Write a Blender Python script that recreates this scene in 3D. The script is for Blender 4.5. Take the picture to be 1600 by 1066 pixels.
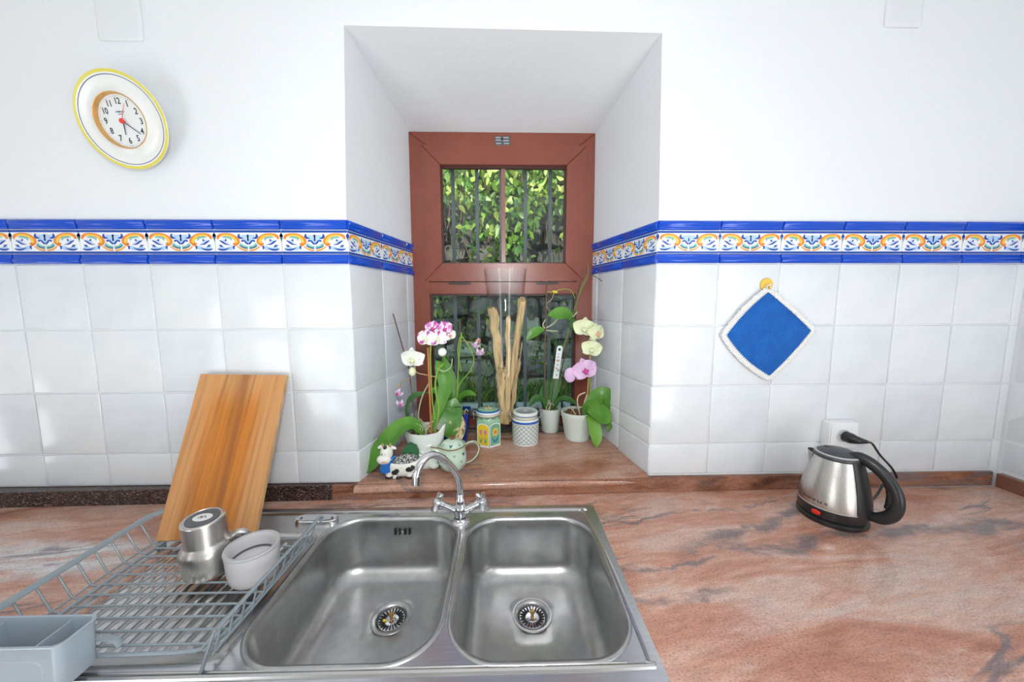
import bpy, bmesh, math, random
from mathutils import Vector, Matrix, noise
random.seed(7)
PI = math.pi
SC = bpy.context.scene
COL = SC.collection
for o in list(bpy.data.objects):
    bpy.data.objects.remove(o)

# ------------------------------------------------------------------ camera
# z = 0 is the top of the granite worktop, y = 0 the tiled wall, x = 0 the left corner of the window recess
cam_d = bpy.data.cameras.new('camera')
cam = bpy.data.objects.new('camera', cam_d)
COL.objects.link(cam)
cam_d.sensor_width = 36.0
cam_d.lens = 556.87 / 1600 * 36.0
cam_d.clip_start = 0.02
pi_, ya_, ro_ = -.1072, .0214, -.0027
fwd = Vector((math.sin(ya_) * math.cos(pi_), math.cos(ya_) * math.cos(pi_), math.sin(pi_)))
r0 = Vector((math.cos(ya_), -math.sin(ya_), 0))
u0 = r0.cross(fwd)
rr = r0 * math.cos(ro_) + u0 * math.sin(ro_)
uu = -r0 * math.sin(ro_) + u0 * math.cos(ro_)
M3 = Matrix((rr, uu, -fwd)).transposed()
cam.matrix_world = Matrix.Translation((.4764, -1.1257, .6374)) @ M3.to_4x4()
SC.camera = cam

# ------------------------------------------------------------------ light and exposure
SC.view_settings.view_transform = 'Standard'
SC.view_settings.look = 'None'
SC.view_settings.gamma = 1
SC.view_settings.use_curve_mapping = False
SC.view_settings.exposure = -0.17

W = bpy.data.worlds.new('daylight')
SC.world = W
W.use_nodes = True
wn = W.node_tree.nodes
wl = W.node_tree.links
wn.clear()
wo = wn.new('ShaderNodeOutputWorld')
wb = wn.new('ShaderNodeBackground')
sky = wn.new('ShaderNodeTexSky')
sky.sky_type = 'NISHITA'
sky.sun_disc = False
sky.sun_elevation = math.radians(38)
sky.sun_rotation = math.radians(200)
wb.inputs['Strength'].default_value = 0.62
wl.new(sky.outputs[0], wb.inputs[0])
wl.new(wb.outputs[0], wo.inputs[0])


def light(name, kind, loc, power, size=1, size_y=None, aim=None, color=(1, 1, 1), spread=None):
    d = bpy.data.lights.new(name, kind)
    d.energy = power
    d.color = color
    if kind == 'AREA':
        d.shape = 'RECTANGLE' if size_y else 'DISK'
        d.size = size
        if size_y:
            d.size_y = size_y
        if spread:
            d.spread = spread
    o = bpy.data.objects.new(name, d)
    o.location = loc
    if aim is not None:
        o.rotation_euler = (Vector(aim) - Vector(loc)).to_track_quat('-Z', 'Y').to_euler()
    COL.objects.link(o)
    return o


sun = light('sun', 'SUN', (0, -3, 5), 9.0, aim=None, color=(1, .95, .82))
sun.data.angle = math.radians(.6)
sun.rotation_euler = Vector((.38, .80, -.62)).to_track_quat('-Z', 'Y').to_euler()
light('ceiling_bounce_fill', 'AREA', (.45, -1.9, 1.70), 8, 2.4, 1.4, aim=(.45, -1.5, 0), color=(.96, .98, 1))  # unseen panel added in place of flash bounced off the ceiling
light('rear_left_fill', 'AREA', (-1.55, -3.1, -.10), 26, 1.45, 1.45, aim=(.7, 0, .80), color=(.93, .97, 1))  # added fill behind the camera for even frontal light, no door there
light('rear_right_fill', 'AREA', (1.92, -2.85, -.10), 21, .80, 1.45, aim=(.3, 0, .80), color=(.95, .98, 1))  # its added counterpart on the right, also only a fill
light('flash_light', 'AREA', (.50, -1.22, .90), 9.6, .14, aim=(.5, 0, .50), color=(.97, .985, 1))
# two unseen upward fills, added to brighten the head of the window recess
light('left_low_fill', 'AREA', (-.95, -1.95, -.86), 22, 1.0, .8, aim=(.2, .0, 1.6), color=(.97, .98, 1))
light('right_low_fill', 'AREA', (1.75, -1.95, -.86), 20, .8, .8, aim=(.6, .0, 1.6), color=(.97, .98, 1))
light('left_door_light', 'AREA', (-2.34, -.56, -.36), 6, .62, .95, aim=(-1.3, -.50, -.2), color=(.9, .96, 1))
light('right_window_light', 'AREA', (2.12, -1.75, .75), 5, .6, .8, aim=(.8, -.2, .2), color=(1, .98, .94))


# ------------------------------------------------------------------ materials
def nodes(m):
    m.use_nodes = True
    return m.node_tree.nodes, m.node_tree.links


def mat(name, color, rough=.5, metal=0, bump=0, bscale=50, spec=None, coat=0, sss=0, aniso=0):
    m = bpy.data.materials.new(name)
    n, l = nodes(m)
    b = n['Principled BSDF']
    b.inputs['Base Color'].default_value = (*color, 1)
    b.inputs['Roughness'].default_value = rough
    b.inputs['Metallic'].default_value = metal
    if spec is not None:
        b.inputs['Specular IOR Level'].default_value = spec
    if coat:
        b.inputs['Coat Weight'].default_value = coat
        b.inputs['Coat Roughness'].default_value = .06
    if sss:
        b.inputs['Subsurface Weight'].default_value = sss
        b.inputs['Subsurface Radius'].default_value = (.01, .01, .008)
    if aniso:
        b.inputs['Anisotropic'].default_value = aniso
    if bump:
        tc = n.new('ShaderNodeTexCoord')
        t = n.new('ShaderNodeTexNoise')
        t.inputs['Scale'].default_value = bscale
        t.inputs['Detail'].default_value = 3
        bp = n.new('ShaderNodeBump')
        bp.inputs['Strength'].default_value = bump
        bp.inputs['Distance'].default_value = .01
        l.new(tc.outputs['Object'], t.inputs['Vector'])
        l.new(t.outputs['Fac'], bp.inputs['Height'])
        l.new(bp.outputs['Normal'], b.inputs['Normal'])
    return m


def ramp(n, stops):
    r = n.new('ShaderNodeValToRGB')
    e = r.color_ramp.elements
    while len(e) < len(stops):
        e.new(.5)
    for k, (p, c) in enumerate(stops):
        e[k].position = p
        e[k].color = (*c, 1)
    return r


def noise_mat(name, stops, scale=(1, 1, 1), nscale=5, detail=4, rough=.5, metal=0, rot=(0, 0, 0), distort=0, bump=0, coord='Object', sss=0, trans=0):
    m = bpy.data.materials.new(name)
    n, l = nodes(m)
    b = n['Principled BSDF']
    b.inputs['Roughness'].default_value = rough
    b.inputs['Metallic'].default_value = metal
    tc = n.new('ShaderNodeTexCoord')
    mp = n.new('ShaderNodeMapping')
    mp.inputs['Scale'].default_value = scale
    mp.inputs['Rotation'].default_value = rot
    t = n.new('ShaderNodeTexNoise')
    t.inputs['Scale'].default_value = nscale
    t.inputs['Detail'].default_value = detail
    t.inputs['Distortion'].default_value = distort
    r = ramp(n, stops)
    l.new(tc.outputs[coord], mp.inputs[0])
    l.new(mp.outputs[0], t.inputs['Vector'])
    l.new(t.outputs['Fac'], r.inputs[0])
    l.new(r.outputs[0], b.inputs['Base Color'])
    if bump:
        bp = n.new('ShaderNodeBump')
        bp.inputs['Strength'].default_value = bump
        bp.inputs['Distance'].default_value = .01
        l.new(t.outputs['Fac'], bp.inputs['Height'])
        l.new(bp.outputs['Normal'], b.inputs['Normal'])
    if trans:
        tr = n.new('ShaderNodeBsdfTranslucent')
        mx = n.new('ShaderNodeMixShader')
        mx.inputs[0].default_value = trans
        l.new(r.outputs[0], tr.inputs[0])
        l.new(b.outputs[0], mx.inputs[1])
        l.new(tr.outputs[0], mx.inputs[2])
        l.new(mx.outputs[0], n['Material Output'].inputs[0])
    return m


def glass_mat(name, tint=(1, 1, 1), ior=1.45, rough=0.0, boost=1.0):
    m = bpy.data.materials.new(name)
    n, l = nodes(m)
    n.remove(n['Principled BSDF'])
    tr = n.new('ShaderNodeBsdfTransparent')
    tr.inputs[0].default_value = (*tint, 1)
    gl = n.new('ShaderNodeBsdfGlossy')
    gl.inputs['Roughness'].default_value = rough
    fr = n.new('ShaderNodeFresnel')
    fr.inputs['IOR'].default_value = ior
    mu = n.new('ShaderNodeMath')
    mu.operation = 'MULTIPLY'
    mu.inputs[1].default_value = boost
    mx = n.new('ShaderNodeMixShader')
    ge = n.new('ShaderNodeNewGeometry')
    mr = n.new('ShaderNodeMapRange')
    mr.inputs['To Min'].default_value = ior
    mr.inputs['To Max'].default_value = 1 / ior
    l.new(ge.outputs['Backfacing'], mr.inputs['Value'])
    l.new(mr.outputs[0], fr.inputs['IOR'])
    l.new(fr.outputs[0], mu.inputs[0])
    l.new(mu.outputs[0], mx.inputs[0])
    l.new(tr.outputs[0], mx.inputs[1])
    l.new(gl.outputs[0], mx.inputs[2])
    l.new(mx.outputs[0], n['Material Output'].inputs[0])
    return m


def granite_mat(name, rot=.17, seed=0.0, veins=(), patch=None, back=None, cols=None, thr=.035, sc=1.0, rough=.14):
    """salmon granite: soft flowing bands, sparse grey-violet veins, fine crystal grain"""
    m = bpy.data.materials.new(name)
    n, l = nodes(m)
    b = n['Principled BSDF']
    b.inputs['Roughness'].default_value = rough
    tc = n.new('ShaderNodeTexCoord')
    mp = n.new('ShaderNodeMapping')
    mp.inputs['Rotation'].default_value = (0, 0, -rot)
    mp.inputs['Location'].default_value = (seed, seed * .7, seed * .3)
    l.new(tc.outputs['Object'], mp.inputs[0])

    def ns(scale, nscale, detail, dist, off=0, rg=.6):
        q = n.new('ShaderNodeMapping')
        q.inputs['Scale'].default_value = scale
        q.inputs['Location'].default_value = (off, off, off)
        t = n.new('ShaderNodeTexNoise')
        t.inputs['Scale'].default_value = nscale
        t.inputs['Detail'].default_value = detail
        t.inputs['Roughness'].default_value = rg
        t.inputs['Distortion'].default_value = dist
        l.new(mp.outputs[0], q.inputs[0])
        l.new(q.outputs[0], t.inputs['Vector'])
        return t.outputs['Fac']

    def mth(op, a, c=None, clamp=False):
        x = n.new('ShaderNodeMath')
        x.operation = op
        x.use_clamp = clamp
        for i, v in enumerate((a, c)):
            if v is None:
                continue
            if hasattr(v, 'is_linked'):
                l.new(v, x.inputs[i])
            else:
                x.inputs[i].default_value = v
        return x.outputs[0]

    def sstep(v, lo, hi):
        r = n.new('ShaderNodeMapRange')
        r.interpolation_type = 'SMOOTHSTEP'
        r.inputs['From Min'].default_value = lo
        r.inputs['From Max'].default_value = hi
        l.new(v, r.inputs['Value'])
        return r.outputs[0]

    def mix(fac, a, c, mode='MIX'):
        x = n.new('ShaderNodeMix')
        x.data_type = 'RGBA'
        x.blend_type = mode
        for sk, v in ((0, fac), (6, a), (7, c)):
            if hasattr(v, 'is_linked'):
                l.new(v, x.inputs[sk])
            elif sk == 0:
                x.inputs[0].default_value = v
            else:
                x.inputs[sk].default_value = (*v, 1)
        return x.outputs[2]
    cols = cols or ((.40, .165, .105), (.52, .26, .18), (.60, .385, .305), (.58, .445, .39))
    base = ramp(n, [(.30, cols[0]), (.45, cols[1]), (.57, cols[2]), (.70, cols[3])])
    l.new(ns((1.2 * sc, 4.6 * sc, 4.6 * sc), 2.2, 5, .8), base.inputs[0])
    c = base.outputs[0]
    # sparse veins: thin where a warped noise crosses its middle, kept only where a second noise is high
    v = mth('ABSOLUTE', mth('SUBTRACT', ns((.9 * sc, 4.2 * sc, 4.2 * sc), 1.7, 6, .7, 3.1), .5))
    keep = sstep(ns((1.0, 2.6, 2.6), 1.6, 2, .2, 8.0), .50, .64)
    vein = mth('MULTIPLY', sstep(v, thr, thr * .15), keep)
    sep = n.new('ShaderNodeSeparateXYZ')
    l.new(tc.outputs['Object'], sep.inputs[0])
    wob = mth('MULTIPLY', mth('SUBTRACT', ns((3.0, 3.0, 3.0), 1.6, 5, .3, 5.5), .5), .16)
    for (x0, y0, x1, y1, w) in veins:
        k = (y1 - y0) / (x1 - x0)
        line = mth('SUBTRACT', sep.outputs[1], mth('ADD', mth('MULTIPLY', sep.outputs[0], k), y0 - k * x0))
        d = mth('ABSOLUTE', mth('ADD', line, wob))
        ins = mth('MULTIPLY', sstep(sep.outputs[0], x0 - .05, x0 + .06), sstep(sep.outputs[0], x1 + .05, x1 - .10))
        gap = sstep(ns((5, 9, 9), 1.6, 3, .3, 1.7 + w), .36, .56)
        q = mth('MULTIPLY', mth('MULTIPLY', sstep(d, w, w * .2), ins), gap)
        vein = mth('MAXIMUM', vein, q)
    c = mix(mth('MULTIPLY', vein, .8), c, (.16, .145, .155))
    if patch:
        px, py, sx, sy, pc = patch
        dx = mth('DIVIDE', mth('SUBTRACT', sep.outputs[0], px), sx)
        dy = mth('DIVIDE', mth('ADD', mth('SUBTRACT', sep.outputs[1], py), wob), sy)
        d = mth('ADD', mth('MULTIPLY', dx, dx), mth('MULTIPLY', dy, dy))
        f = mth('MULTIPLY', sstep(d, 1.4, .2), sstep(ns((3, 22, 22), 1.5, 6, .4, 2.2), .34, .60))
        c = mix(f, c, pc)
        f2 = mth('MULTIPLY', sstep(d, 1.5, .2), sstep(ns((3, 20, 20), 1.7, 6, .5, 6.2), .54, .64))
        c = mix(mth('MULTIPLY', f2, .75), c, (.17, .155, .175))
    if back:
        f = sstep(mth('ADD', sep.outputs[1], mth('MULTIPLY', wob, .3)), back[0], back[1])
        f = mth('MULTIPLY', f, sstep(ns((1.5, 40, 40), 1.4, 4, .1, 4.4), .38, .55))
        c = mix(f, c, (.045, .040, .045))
    grain = ramp(n, [(.32, (.50, .49, .50)), (.47, (.96, .96, .96)), (.60, (1.06, 1.05, 1.04)), (.72, (1.40, 1.34, 1.28))])
    l.new(ns((.75, 1.2, 1.2), 260, 3, .2), grain.inputs[0])
    c = mix(.80, c, grain.outputs[0], 'MULTIPLY')
    s5 = ramp(n, [(.34, (.80, .77, .76)), (.62, (1.08, 1.07, 1.06))])
    l.new(ns((9, 34, 34), 2.0, 4, .3), s5.inputs[0])
    c = mix(.7, c, s5.outputs[0], 'MULTIPLY')
    l.new(c, b.inputs['Base Color'])
    return m


def board_mat():
    m = bpy.data.materials.new('board_wood')
    n, l = nodes(m)
    b = n['Principled BSDF']
    b.inputs['Roughness'].default_value = .42
    tc = n.new('ShaderNodeTexCoord')
    sep = n.new('ShaderNodeSeparateXYZ')
    l.new(tc.outputs['Object'], sep.inputs[0])

    def mth(op, a, c=None):
        x = n.new('ShaderNodeMath')
        x.operation = op
        for i, v in enumerate((a, c)):
            if v is None:
                continue
            if hasattr(v, 'is_linked'):
                l.new(v, x.inputs[i])
            else:
                x.inputs[i].default_value = v
        return x.outputs[0]

    def sstep(v, lo, hi):
        r = n.new('ShaderNodeMapRange')
        r.interpolation_type = 'SMOOTHSTEP'
        r.inputs['From Min'].default_value = lo
        r.inputs['From Max'].default_value = hi
        l.new(v, r.inputs['Value'])
        return r.outputs[0]

    def ns(scale, nscale, detail, dist):
        q = n.new('ShaderNodeMapping')
        q.inputs['Scale'].default_value = scale
        q.inputs['Rotation'].default_value = (0, -.055, 0)
        t = n.new('ShaderNodeTexNoise')
        t.inputs['Scale'].default_value = nscale
        t.inputs['Detail'].default_value = detail
        t.inputs['Distortion'].default_value = dist
        l.new(tc.outputs['Object'], q.inputs[0])
        l.new(q.outputs[0], t.inputs['Vector'])
        return t.outputs['Fac']

    def mix(fac, a, c, mode='MIX'):
        x = n.new('ShaderNodeMix')
        x.data_type = 'RGBA'
        x.blend_type = mode
        for sk, v in ((0, fac), (6, a), (7, c)):
            if hasattr(v, 'is_linked'):
                l.new(v, x.inputs[sk])
            elif sk == 0:
                x.inputs[0].default_value = v
            else:
                x.inputs[sk].default_value = (*v, 1)
        return x.outputs[2]
    # u runs across the board (0 in its middle), local z up from its foot
    u = mth('ADD', mth('SUBTRACT', sep.outputs[0], .006), mth('MULTIPLY', sep.outputs[2], .058))
    wv = mth('MULTIPLY', mth('SUBTRACT', ns((10, 1.4, 1.4), 1.6, 3, .3), .5), .07)
    au = mth('ABSOLUTE', mth('ADD', u, wv))
    stain = mth('MULTIPLY', sstep(au, .105, .045), sstep(mth('ADD', sep.outputs[2], wv), .385, .29))
    c = mix(stain, (.58, .285, .105), (.54, .185, .022))
    line = mth('ABSOLUTE', mth('ADD', mth('SUBTRACT', u, .016), mth('MULTIPLY', wv, .5)))
    c = mix(mth('MULTIPLY', sstep(line, .017, .002), .62), c, (.27, .085, .018))
    g = ramp(n, [(.30, (.66, .60, .55)), (.48, (.97, .97, .97)), (.66, (1.12, 1.12, 1.1))])
    l.new(ns((70, 2.2, 2.2), 1.5, 5, .15), g.inputs[0])
    c = mix(.75, c, g.outputs[0], 'MULTIPLY')
    g2 = ramp(n, [(.32, (.62, .55, .50)), (.5, (1, 1, 1))])
    l.new(ns((17, .8, .8), 1.5, 4, .25), g2.inputs[0])
    c = mix(.6, c, g2.outputs[0], 'MULTIPLY')
    l.new(c, b.inputs['Base Color'])
    return m


PLASTER = mat('white_plaster', (.775, .80, .82), .75, bump=.14, bscale=34)
CEIL = mat('ceiling_paint', (.86, .86, .86), .8)
ROOM = mat('room_paint', (.72, .72, .70), .8)
FLOOR = noise_mat('pale_floor', [(.3, (.52, .49, .45)), (.7, (.60, .57, .53))], nscale=6, rough=.5)
TILE = noise_mat('tile_glaze', [(.3, (.69, .725, .75)), (.7, (.75, .775, .795))], nscale=9, detail=2, rough=.15, bump=.10)
TILE_B = noise_mat('tile_glaze_bluish', [(.3, (.66, .70, .74)), (.7, (.72, .755, .79))], nscale=11, detail=2, rough=.15, bump=.10)
BLUE = mat('cobalt_glaze', (.003, .070, .54), .13, coat=.0, bump=.03, bscale=30)
NAVY = mat('navy_glaze', (.016, .05, .27), .12)
TWHITE = mat('border_white', (.82, .84, .87), .15)
AORANGE = mat('print_orange', (.80, .24, .03), .2)
AYELLOW = mat('print_yellow', (.92, .56, .08), .2)
ATEAL = mat('print_teal', (.20, .50, .44), .2)
ADTEAL = mat('print_dark_teal', (.03, .14, .25), .2)
ALBLUE = mat('print_light_blue', (.42, .60, .84), .2)
ADBLUE = mat('print_dark_blue', (.015, .075, .38), .2)
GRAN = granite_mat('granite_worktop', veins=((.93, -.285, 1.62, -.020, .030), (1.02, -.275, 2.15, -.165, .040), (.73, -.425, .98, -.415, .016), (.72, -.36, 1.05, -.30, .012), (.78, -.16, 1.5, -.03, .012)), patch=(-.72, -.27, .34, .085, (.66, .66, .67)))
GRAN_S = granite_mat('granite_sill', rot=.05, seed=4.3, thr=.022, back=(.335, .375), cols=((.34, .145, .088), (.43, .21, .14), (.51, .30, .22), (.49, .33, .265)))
GRAN_D = noise_mat('granite_upstand_dark', [(.36, (.012, .010, .011)), (.52, (.045, .030, .028)), (.62, (.16, .09, .07)), (.72, (.40, .34, .33))], scale=(30, 90, 90), nscale=4, detail=5, rough=.22)
GRAN_U = granite_mat('granite_upstand', rot=.0, seed=2.2, thr=.09, cols=((.028, .022, .022), (.20, .085, .05), (.34, .155, .095), (.27, .15, .11)), sc=1.5)
STEEL = noise_mat('brushed_steel', [(.3, (.54, .54, .54)), (.7, (.62, .62, .615))], scale=(3, 60, 60), nscale=6, rough=.26, metal=1)
STEEL_B = noise_mat('bowl_steel', [(.3, (.44, .44, .44)), (.7, (.53, .53, .525))], scale=(8, 8, 8), nscale=5, rough=.30, metal=1)
STEEL_K = noise_mat('kettle_steel', [(.3, (.55, .53, .50)), (.7, (.66, .64, .61))], scale=(90, 90, 2), nscale=4, rough=.30, metal=1)
CHROME = mat('chrome', (.75, .76, .78), .07, 1)
DARK = mat('black_gap', (.012, .012, .013), .6)
FRAME = noise_mat('red_brown_paint', [(.3, (.225, .058, .036)), (.7, (.26, .072, .046))], nscale=14, rough=.28, detail=5)
BEAD = mat('dark_bead', (.07, .02, .016), .4)
GLASS = glass_mat('window_glass', (.95, .98, .96), 1.45, 0, .8)
VGLASS = glass_mat('vase_glass', (.975, .985, .985), 1.42, 0.01, .8)
IRON = mat('grey_iron', (.12, .145, .165), .5)
BLACK = mat('black_plastic', (.018, .019, .02), .32)
GREYPL = mat('grey_trim', (.42, .43, .44), .35)
RED = mat('red_switch', (.75, .03, .015), .2)
WPLAST = mat('white_plastic', (.82, .83, .84), .35)
RACK = mat('blue_grey_coating', (.255, .305, .335), .34, 0)
TUB = mat('grey_blue_plastic', (.33, .39, .44), .38, bump=.03, bscale=80)
WOOD = board_mat()
WOODE = noise_mat('board_edge_wood', [(.3, (.50, .27, .12)), (.7, (.66, .42, .2))], scale=(20, 20, 1), nscale=3, rough=.5)
MUGW = mat('pale_grey_plastic', (.56, .545, .55), .28)
CERAM = mat('white_ceramic', (.74, .79, .74), .2, bump=.06, bscale=60)
POTW = mat('mint_white_pot', (.68, .76, .70), .3)
SOIL = noise_mat('bark_soil', [(.3, (.06, .03, .015)), (.5, (.20, .11, .05)), (.7, (.42, .28, .14))], nscale=90, rough=.9, bump=.6)
ROOT = mat('orchid_root', (.55, .47, .30), .6)
ROOTG = mat('green_root', (.42, .48, .30), .6)
LEAF = noise_mat('leaf_green', [(.3, (.075, .25, .020)), (.7, (.15, .38, .05))], scale=(1, 1, 1), nscale=16, rough=.32, trans=.18)
LEAFD = noise_mat('leaf_dark_green', [(.3, (.04, .13, .03)), (.7, (.075, .21, .05))], nscale=16, rough=.3, trans=.12)
LEAFSPOT = noise_mat('leaf_spotted', [(.3, (.07, .21, .04)), (.66, (.12, .30, .06)), (.71, (.58, .54, .22))], nscale=38, detail=1, rough=.32)
TAN = noise_mat('withered_leaf', [(.36, (.18, .12, .05)), (.44, (.66, .54, .30)), (.7, (.74, .63, .38))], nscale=60, rough=.6)
STEM = mat('stem_green', (.25, .42, .05), .45)
STEMO = mat('stem_olive', (.17, .25, .05), .5)
STEMB = mat('stem_brown', (.13, .075, .05), .6)
STAKE = mat('orange_stake', (.48, .17, .04), .5)
STAKET = mat('tan_stake', (.50, .34, .16), .6)
PWHITE = mat('petal_white', (.84, .86, .78), .45, sss=.1)
PBLOT = noise_mat('petal_blotched', [(.50, (.86, .84, .84)), (.56, (.78, .5, .72)), (.62, (.45, .05, .32))], nscale=62, detail=2, rough=.45)
PBLOT2 = noise_mat('petal_heavy_blotch', [(.40, (.86, .84, .84)), (.46, (.74, .40, .66)), (.54, (.46, .05, .34))], nscale=48, detail=2, rough=.45)
PLILAC = noise_mat('petal_lilac', [(.3, (.68, .42, .68)), (.7, (.78, .58, .78))], nscale=30, rough=.45)
PYEL = noise_mat('petal_pale_yellow', [(.3, (.72, .78, .46)), (.7, (.80, .83, .60))], nscale=20, rough=.45)
PMAG = mat('petal_magenta', (.62, .06, .36), .45)
PPEACH = mat('petal_peach', (.78, .42, .28), .45)
PYLW = mat('petal_bud_yellow', (.66, .60, .06), .45)
PSMALL = noise_mat('petal_small_lilac', [(.4, (.74, .60, .74)), (.62, (.60, .28, .52))], nscale=70, rough=.5)
CLOTHB = None
CLOTHW = mat('white_crochet', (.82, .82, .80), .9, bump=.6, bscale=260)
HOOKY = mat('yellow_plastic', (.80, .52, .08), .3)
BLUEPOT = mat('blue_pot_glaze', (.008, .03, .24), .12)
DRIFT = noise_mat('driftwood', [(.3, (.36, .23, .10)), (.52, (.68, .49, .25)), (.75, (.78, .60, .34))], scale=(16, 16, 1.5), nscale=5, detail=6, rough=.8, bump=.5)
TEAG = mat('pale_green_glaze', (.56, .70, .56), .16)
BROWN = mat('brown_line', (.20, .10, .04), .3)
HEARTA = mat('heart_teal', (.04, .17, .20), .3)
HEARTB = mat('heart_grey', (.30, .38, .34), .3)
JGREEN = noise_mat('jar_green_glaze', [(.3, (.27, .48, .30)), (.7, (.36, .58, .38))], nscale=30, rough=.16)
JYEL = mat('panel_yellow', (.82, .62, .04), .2)
JPINK = mat('tulip_pink', (.66, .22, .38), .25)
JLEAF = mat('tulip_leaf', (.12, .33, .18), .25)
JBLUEL = mat('sunflower_leaf', (.02, .22, .36), .25)
PANG = mat('panel_green', (.20, .44, .26), .2)
WIRE = mat('jar_wire', (.55, .54, .50), .25, 1)
SEAL = mat('seal_ring', (.66, .60, .42), .4)
INKB = mat('lattice_ink', (.06, .13, .17), .3)
COWW = mat('cow_white', (.82, .82, .74), .2)
COWK = mat('cow_black', (.02, .024, .022), .25)
COWB = mat('cow_scarf_blue', (.02, .15, .50), .25)
COWP = mat('cow_pink', (.72, .50, .40), .3)
SPONGE = mat('green_sponge', (.035, .16, .06), .9, bump=.5, bscale=300)
SCOUR = noise_mat('speckled_scourer', [(.47, (.03, .04, .035)), (.53, (.45, .47, .45)), (.6, (.75, .77, .74))], nscale=260, detail=2, rough=.7, bump=.8)
CREAM = mat('clock_cream', (.80, .81, .79), .18)
CYEL = mat('clock_yellow_line', (.72, .64, .10), .25)
CNAVY = mat('clock_navy_line', (.03, .06, .16), .3)
GOLD = mat('clock_gold', (.74, .42, .14), .28, .55)
DIAL = mat('clock_dial', (.76, .79, .79), .5)
INK = mat('clock_ink', (.02, .035, .06), .4)
CRED = mat('clock_red', (.80, .05, .05), .4)
PAPER = mat('tag_white', (.78, .82, .80), .4)
LABELW = mat('label_white', (.72, .72, .70), .4)
DGREY = mat('dark_grey', (.09, .10, .11), .45)
BRASS = mat('limescale_brass', (.42, .24, .08), .4, .6)
LIMEY = mat('yellow_crumb', (.75, .62, .03), .5)
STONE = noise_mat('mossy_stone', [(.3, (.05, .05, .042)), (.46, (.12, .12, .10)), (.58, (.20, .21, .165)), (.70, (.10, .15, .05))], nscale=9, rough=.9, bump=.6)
STONE_SHADE = noise_mat('shaded_stone', [(.3, (.025, .025, .024)), (.5, (.06, .058, .052)), (.66, (.10, .10, .085))], nscale=9, rough=.9, bump=.6)  # wall stone with the shade behind the leaves put into its colour
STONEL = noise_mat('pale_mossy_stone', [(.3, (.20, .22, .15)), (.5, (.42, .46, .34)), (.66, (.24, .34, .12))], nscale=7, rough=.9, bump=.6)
EARTH = noise_mat('earth', [(.3, (.03, .025, .015)), (.7, (.09, .085, .04))], nscale=5, rough=1)
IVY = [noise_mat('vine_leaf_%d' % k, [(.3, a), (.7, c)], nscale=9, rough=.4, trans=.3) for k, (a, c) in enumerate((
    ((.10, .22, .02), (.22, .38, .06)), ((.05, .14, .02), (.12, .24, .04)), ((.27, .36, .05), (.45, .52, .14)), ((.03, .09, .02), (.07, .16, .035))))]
VSTEM = mat('vine_stem', (.10, .07, .04), .8)


def knit():
    m = bpy.data.materials.new('blue_crochet')
    n, l = nodes(m)
    b = n['Principled BSDF']
    b.inputs['Roughness'].default_value = .9
    tc = n.new('ShaderNodeTexCoord')
    mp = n.new('ShaderNodeMapping')
    mp.inputs['Rotation'].default_value = (0, .78, 0)
    w = n.new('ShaderNodeTexWave')
    w.inputs['Scale'].default_value = 62
    w.inputs['Distortion'].default_value = 1.2
    w.bands_direction = 'Z'
    t = n.new('ShaderNodeTexNoise')
    t.inputs['Scale'].default_value = 24
    r = ramp(n, [(.3, (.004, .105, .44)), (.7, (.006, .135, .52))])
    bp = n.new('ShaderNodeBump')
    bp.inputs['Strength'].default_value = .7
    bp.inputs['Distance'].default_value = .003
    l.new(tc.outputs['Object'], mp.inputs[0])
    l.new(mp.outputs[0], w.inputs[0])
    l.new(tc.outputs['Object'], t.inputs[0])
    l.new(t.outputs['Fac'], r.inputs[0])
    l.new(r.outputs[0], b.inputs['Base Color'])
    l.new(w.outputs['Fac'], bp.inputs['Height'])
    l.new(bp.outputs[0], b.inputs['Normal'])
    return m


CLOTHB = knit()


# ------------------------------------------------------------------ mesh helpers
def catmull(P, n=6, closed=False):
    P = [Vector(p) for p in P]
    if len(P) < 3:
        return P
    out = []
    N = len(P)
    rng = range(N if closed else N - 1)
    for i in rng:
        if closed:
            a, b, c, d = P[(i - 1) % N], P[i], P[(i + 1) % N], P[(i + 2) % N]
        else:
            b, c = P[i], P[i + 1]
            a = P[i - 1] if i else b * 2 - c
            d = P[i + 2] if i + 2 < N else c * 2 - b
        for k in range(n):
            t = k / n
            out.append(.5 * ((2 * b) + (c - a) * t + (2 * a - 5 * b + 4 * c - d) * t * t + (3 * b - a - 3 * c + d) * t ** 3))
    if not closed:
        out.append(P[-1])
    return out


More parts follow.
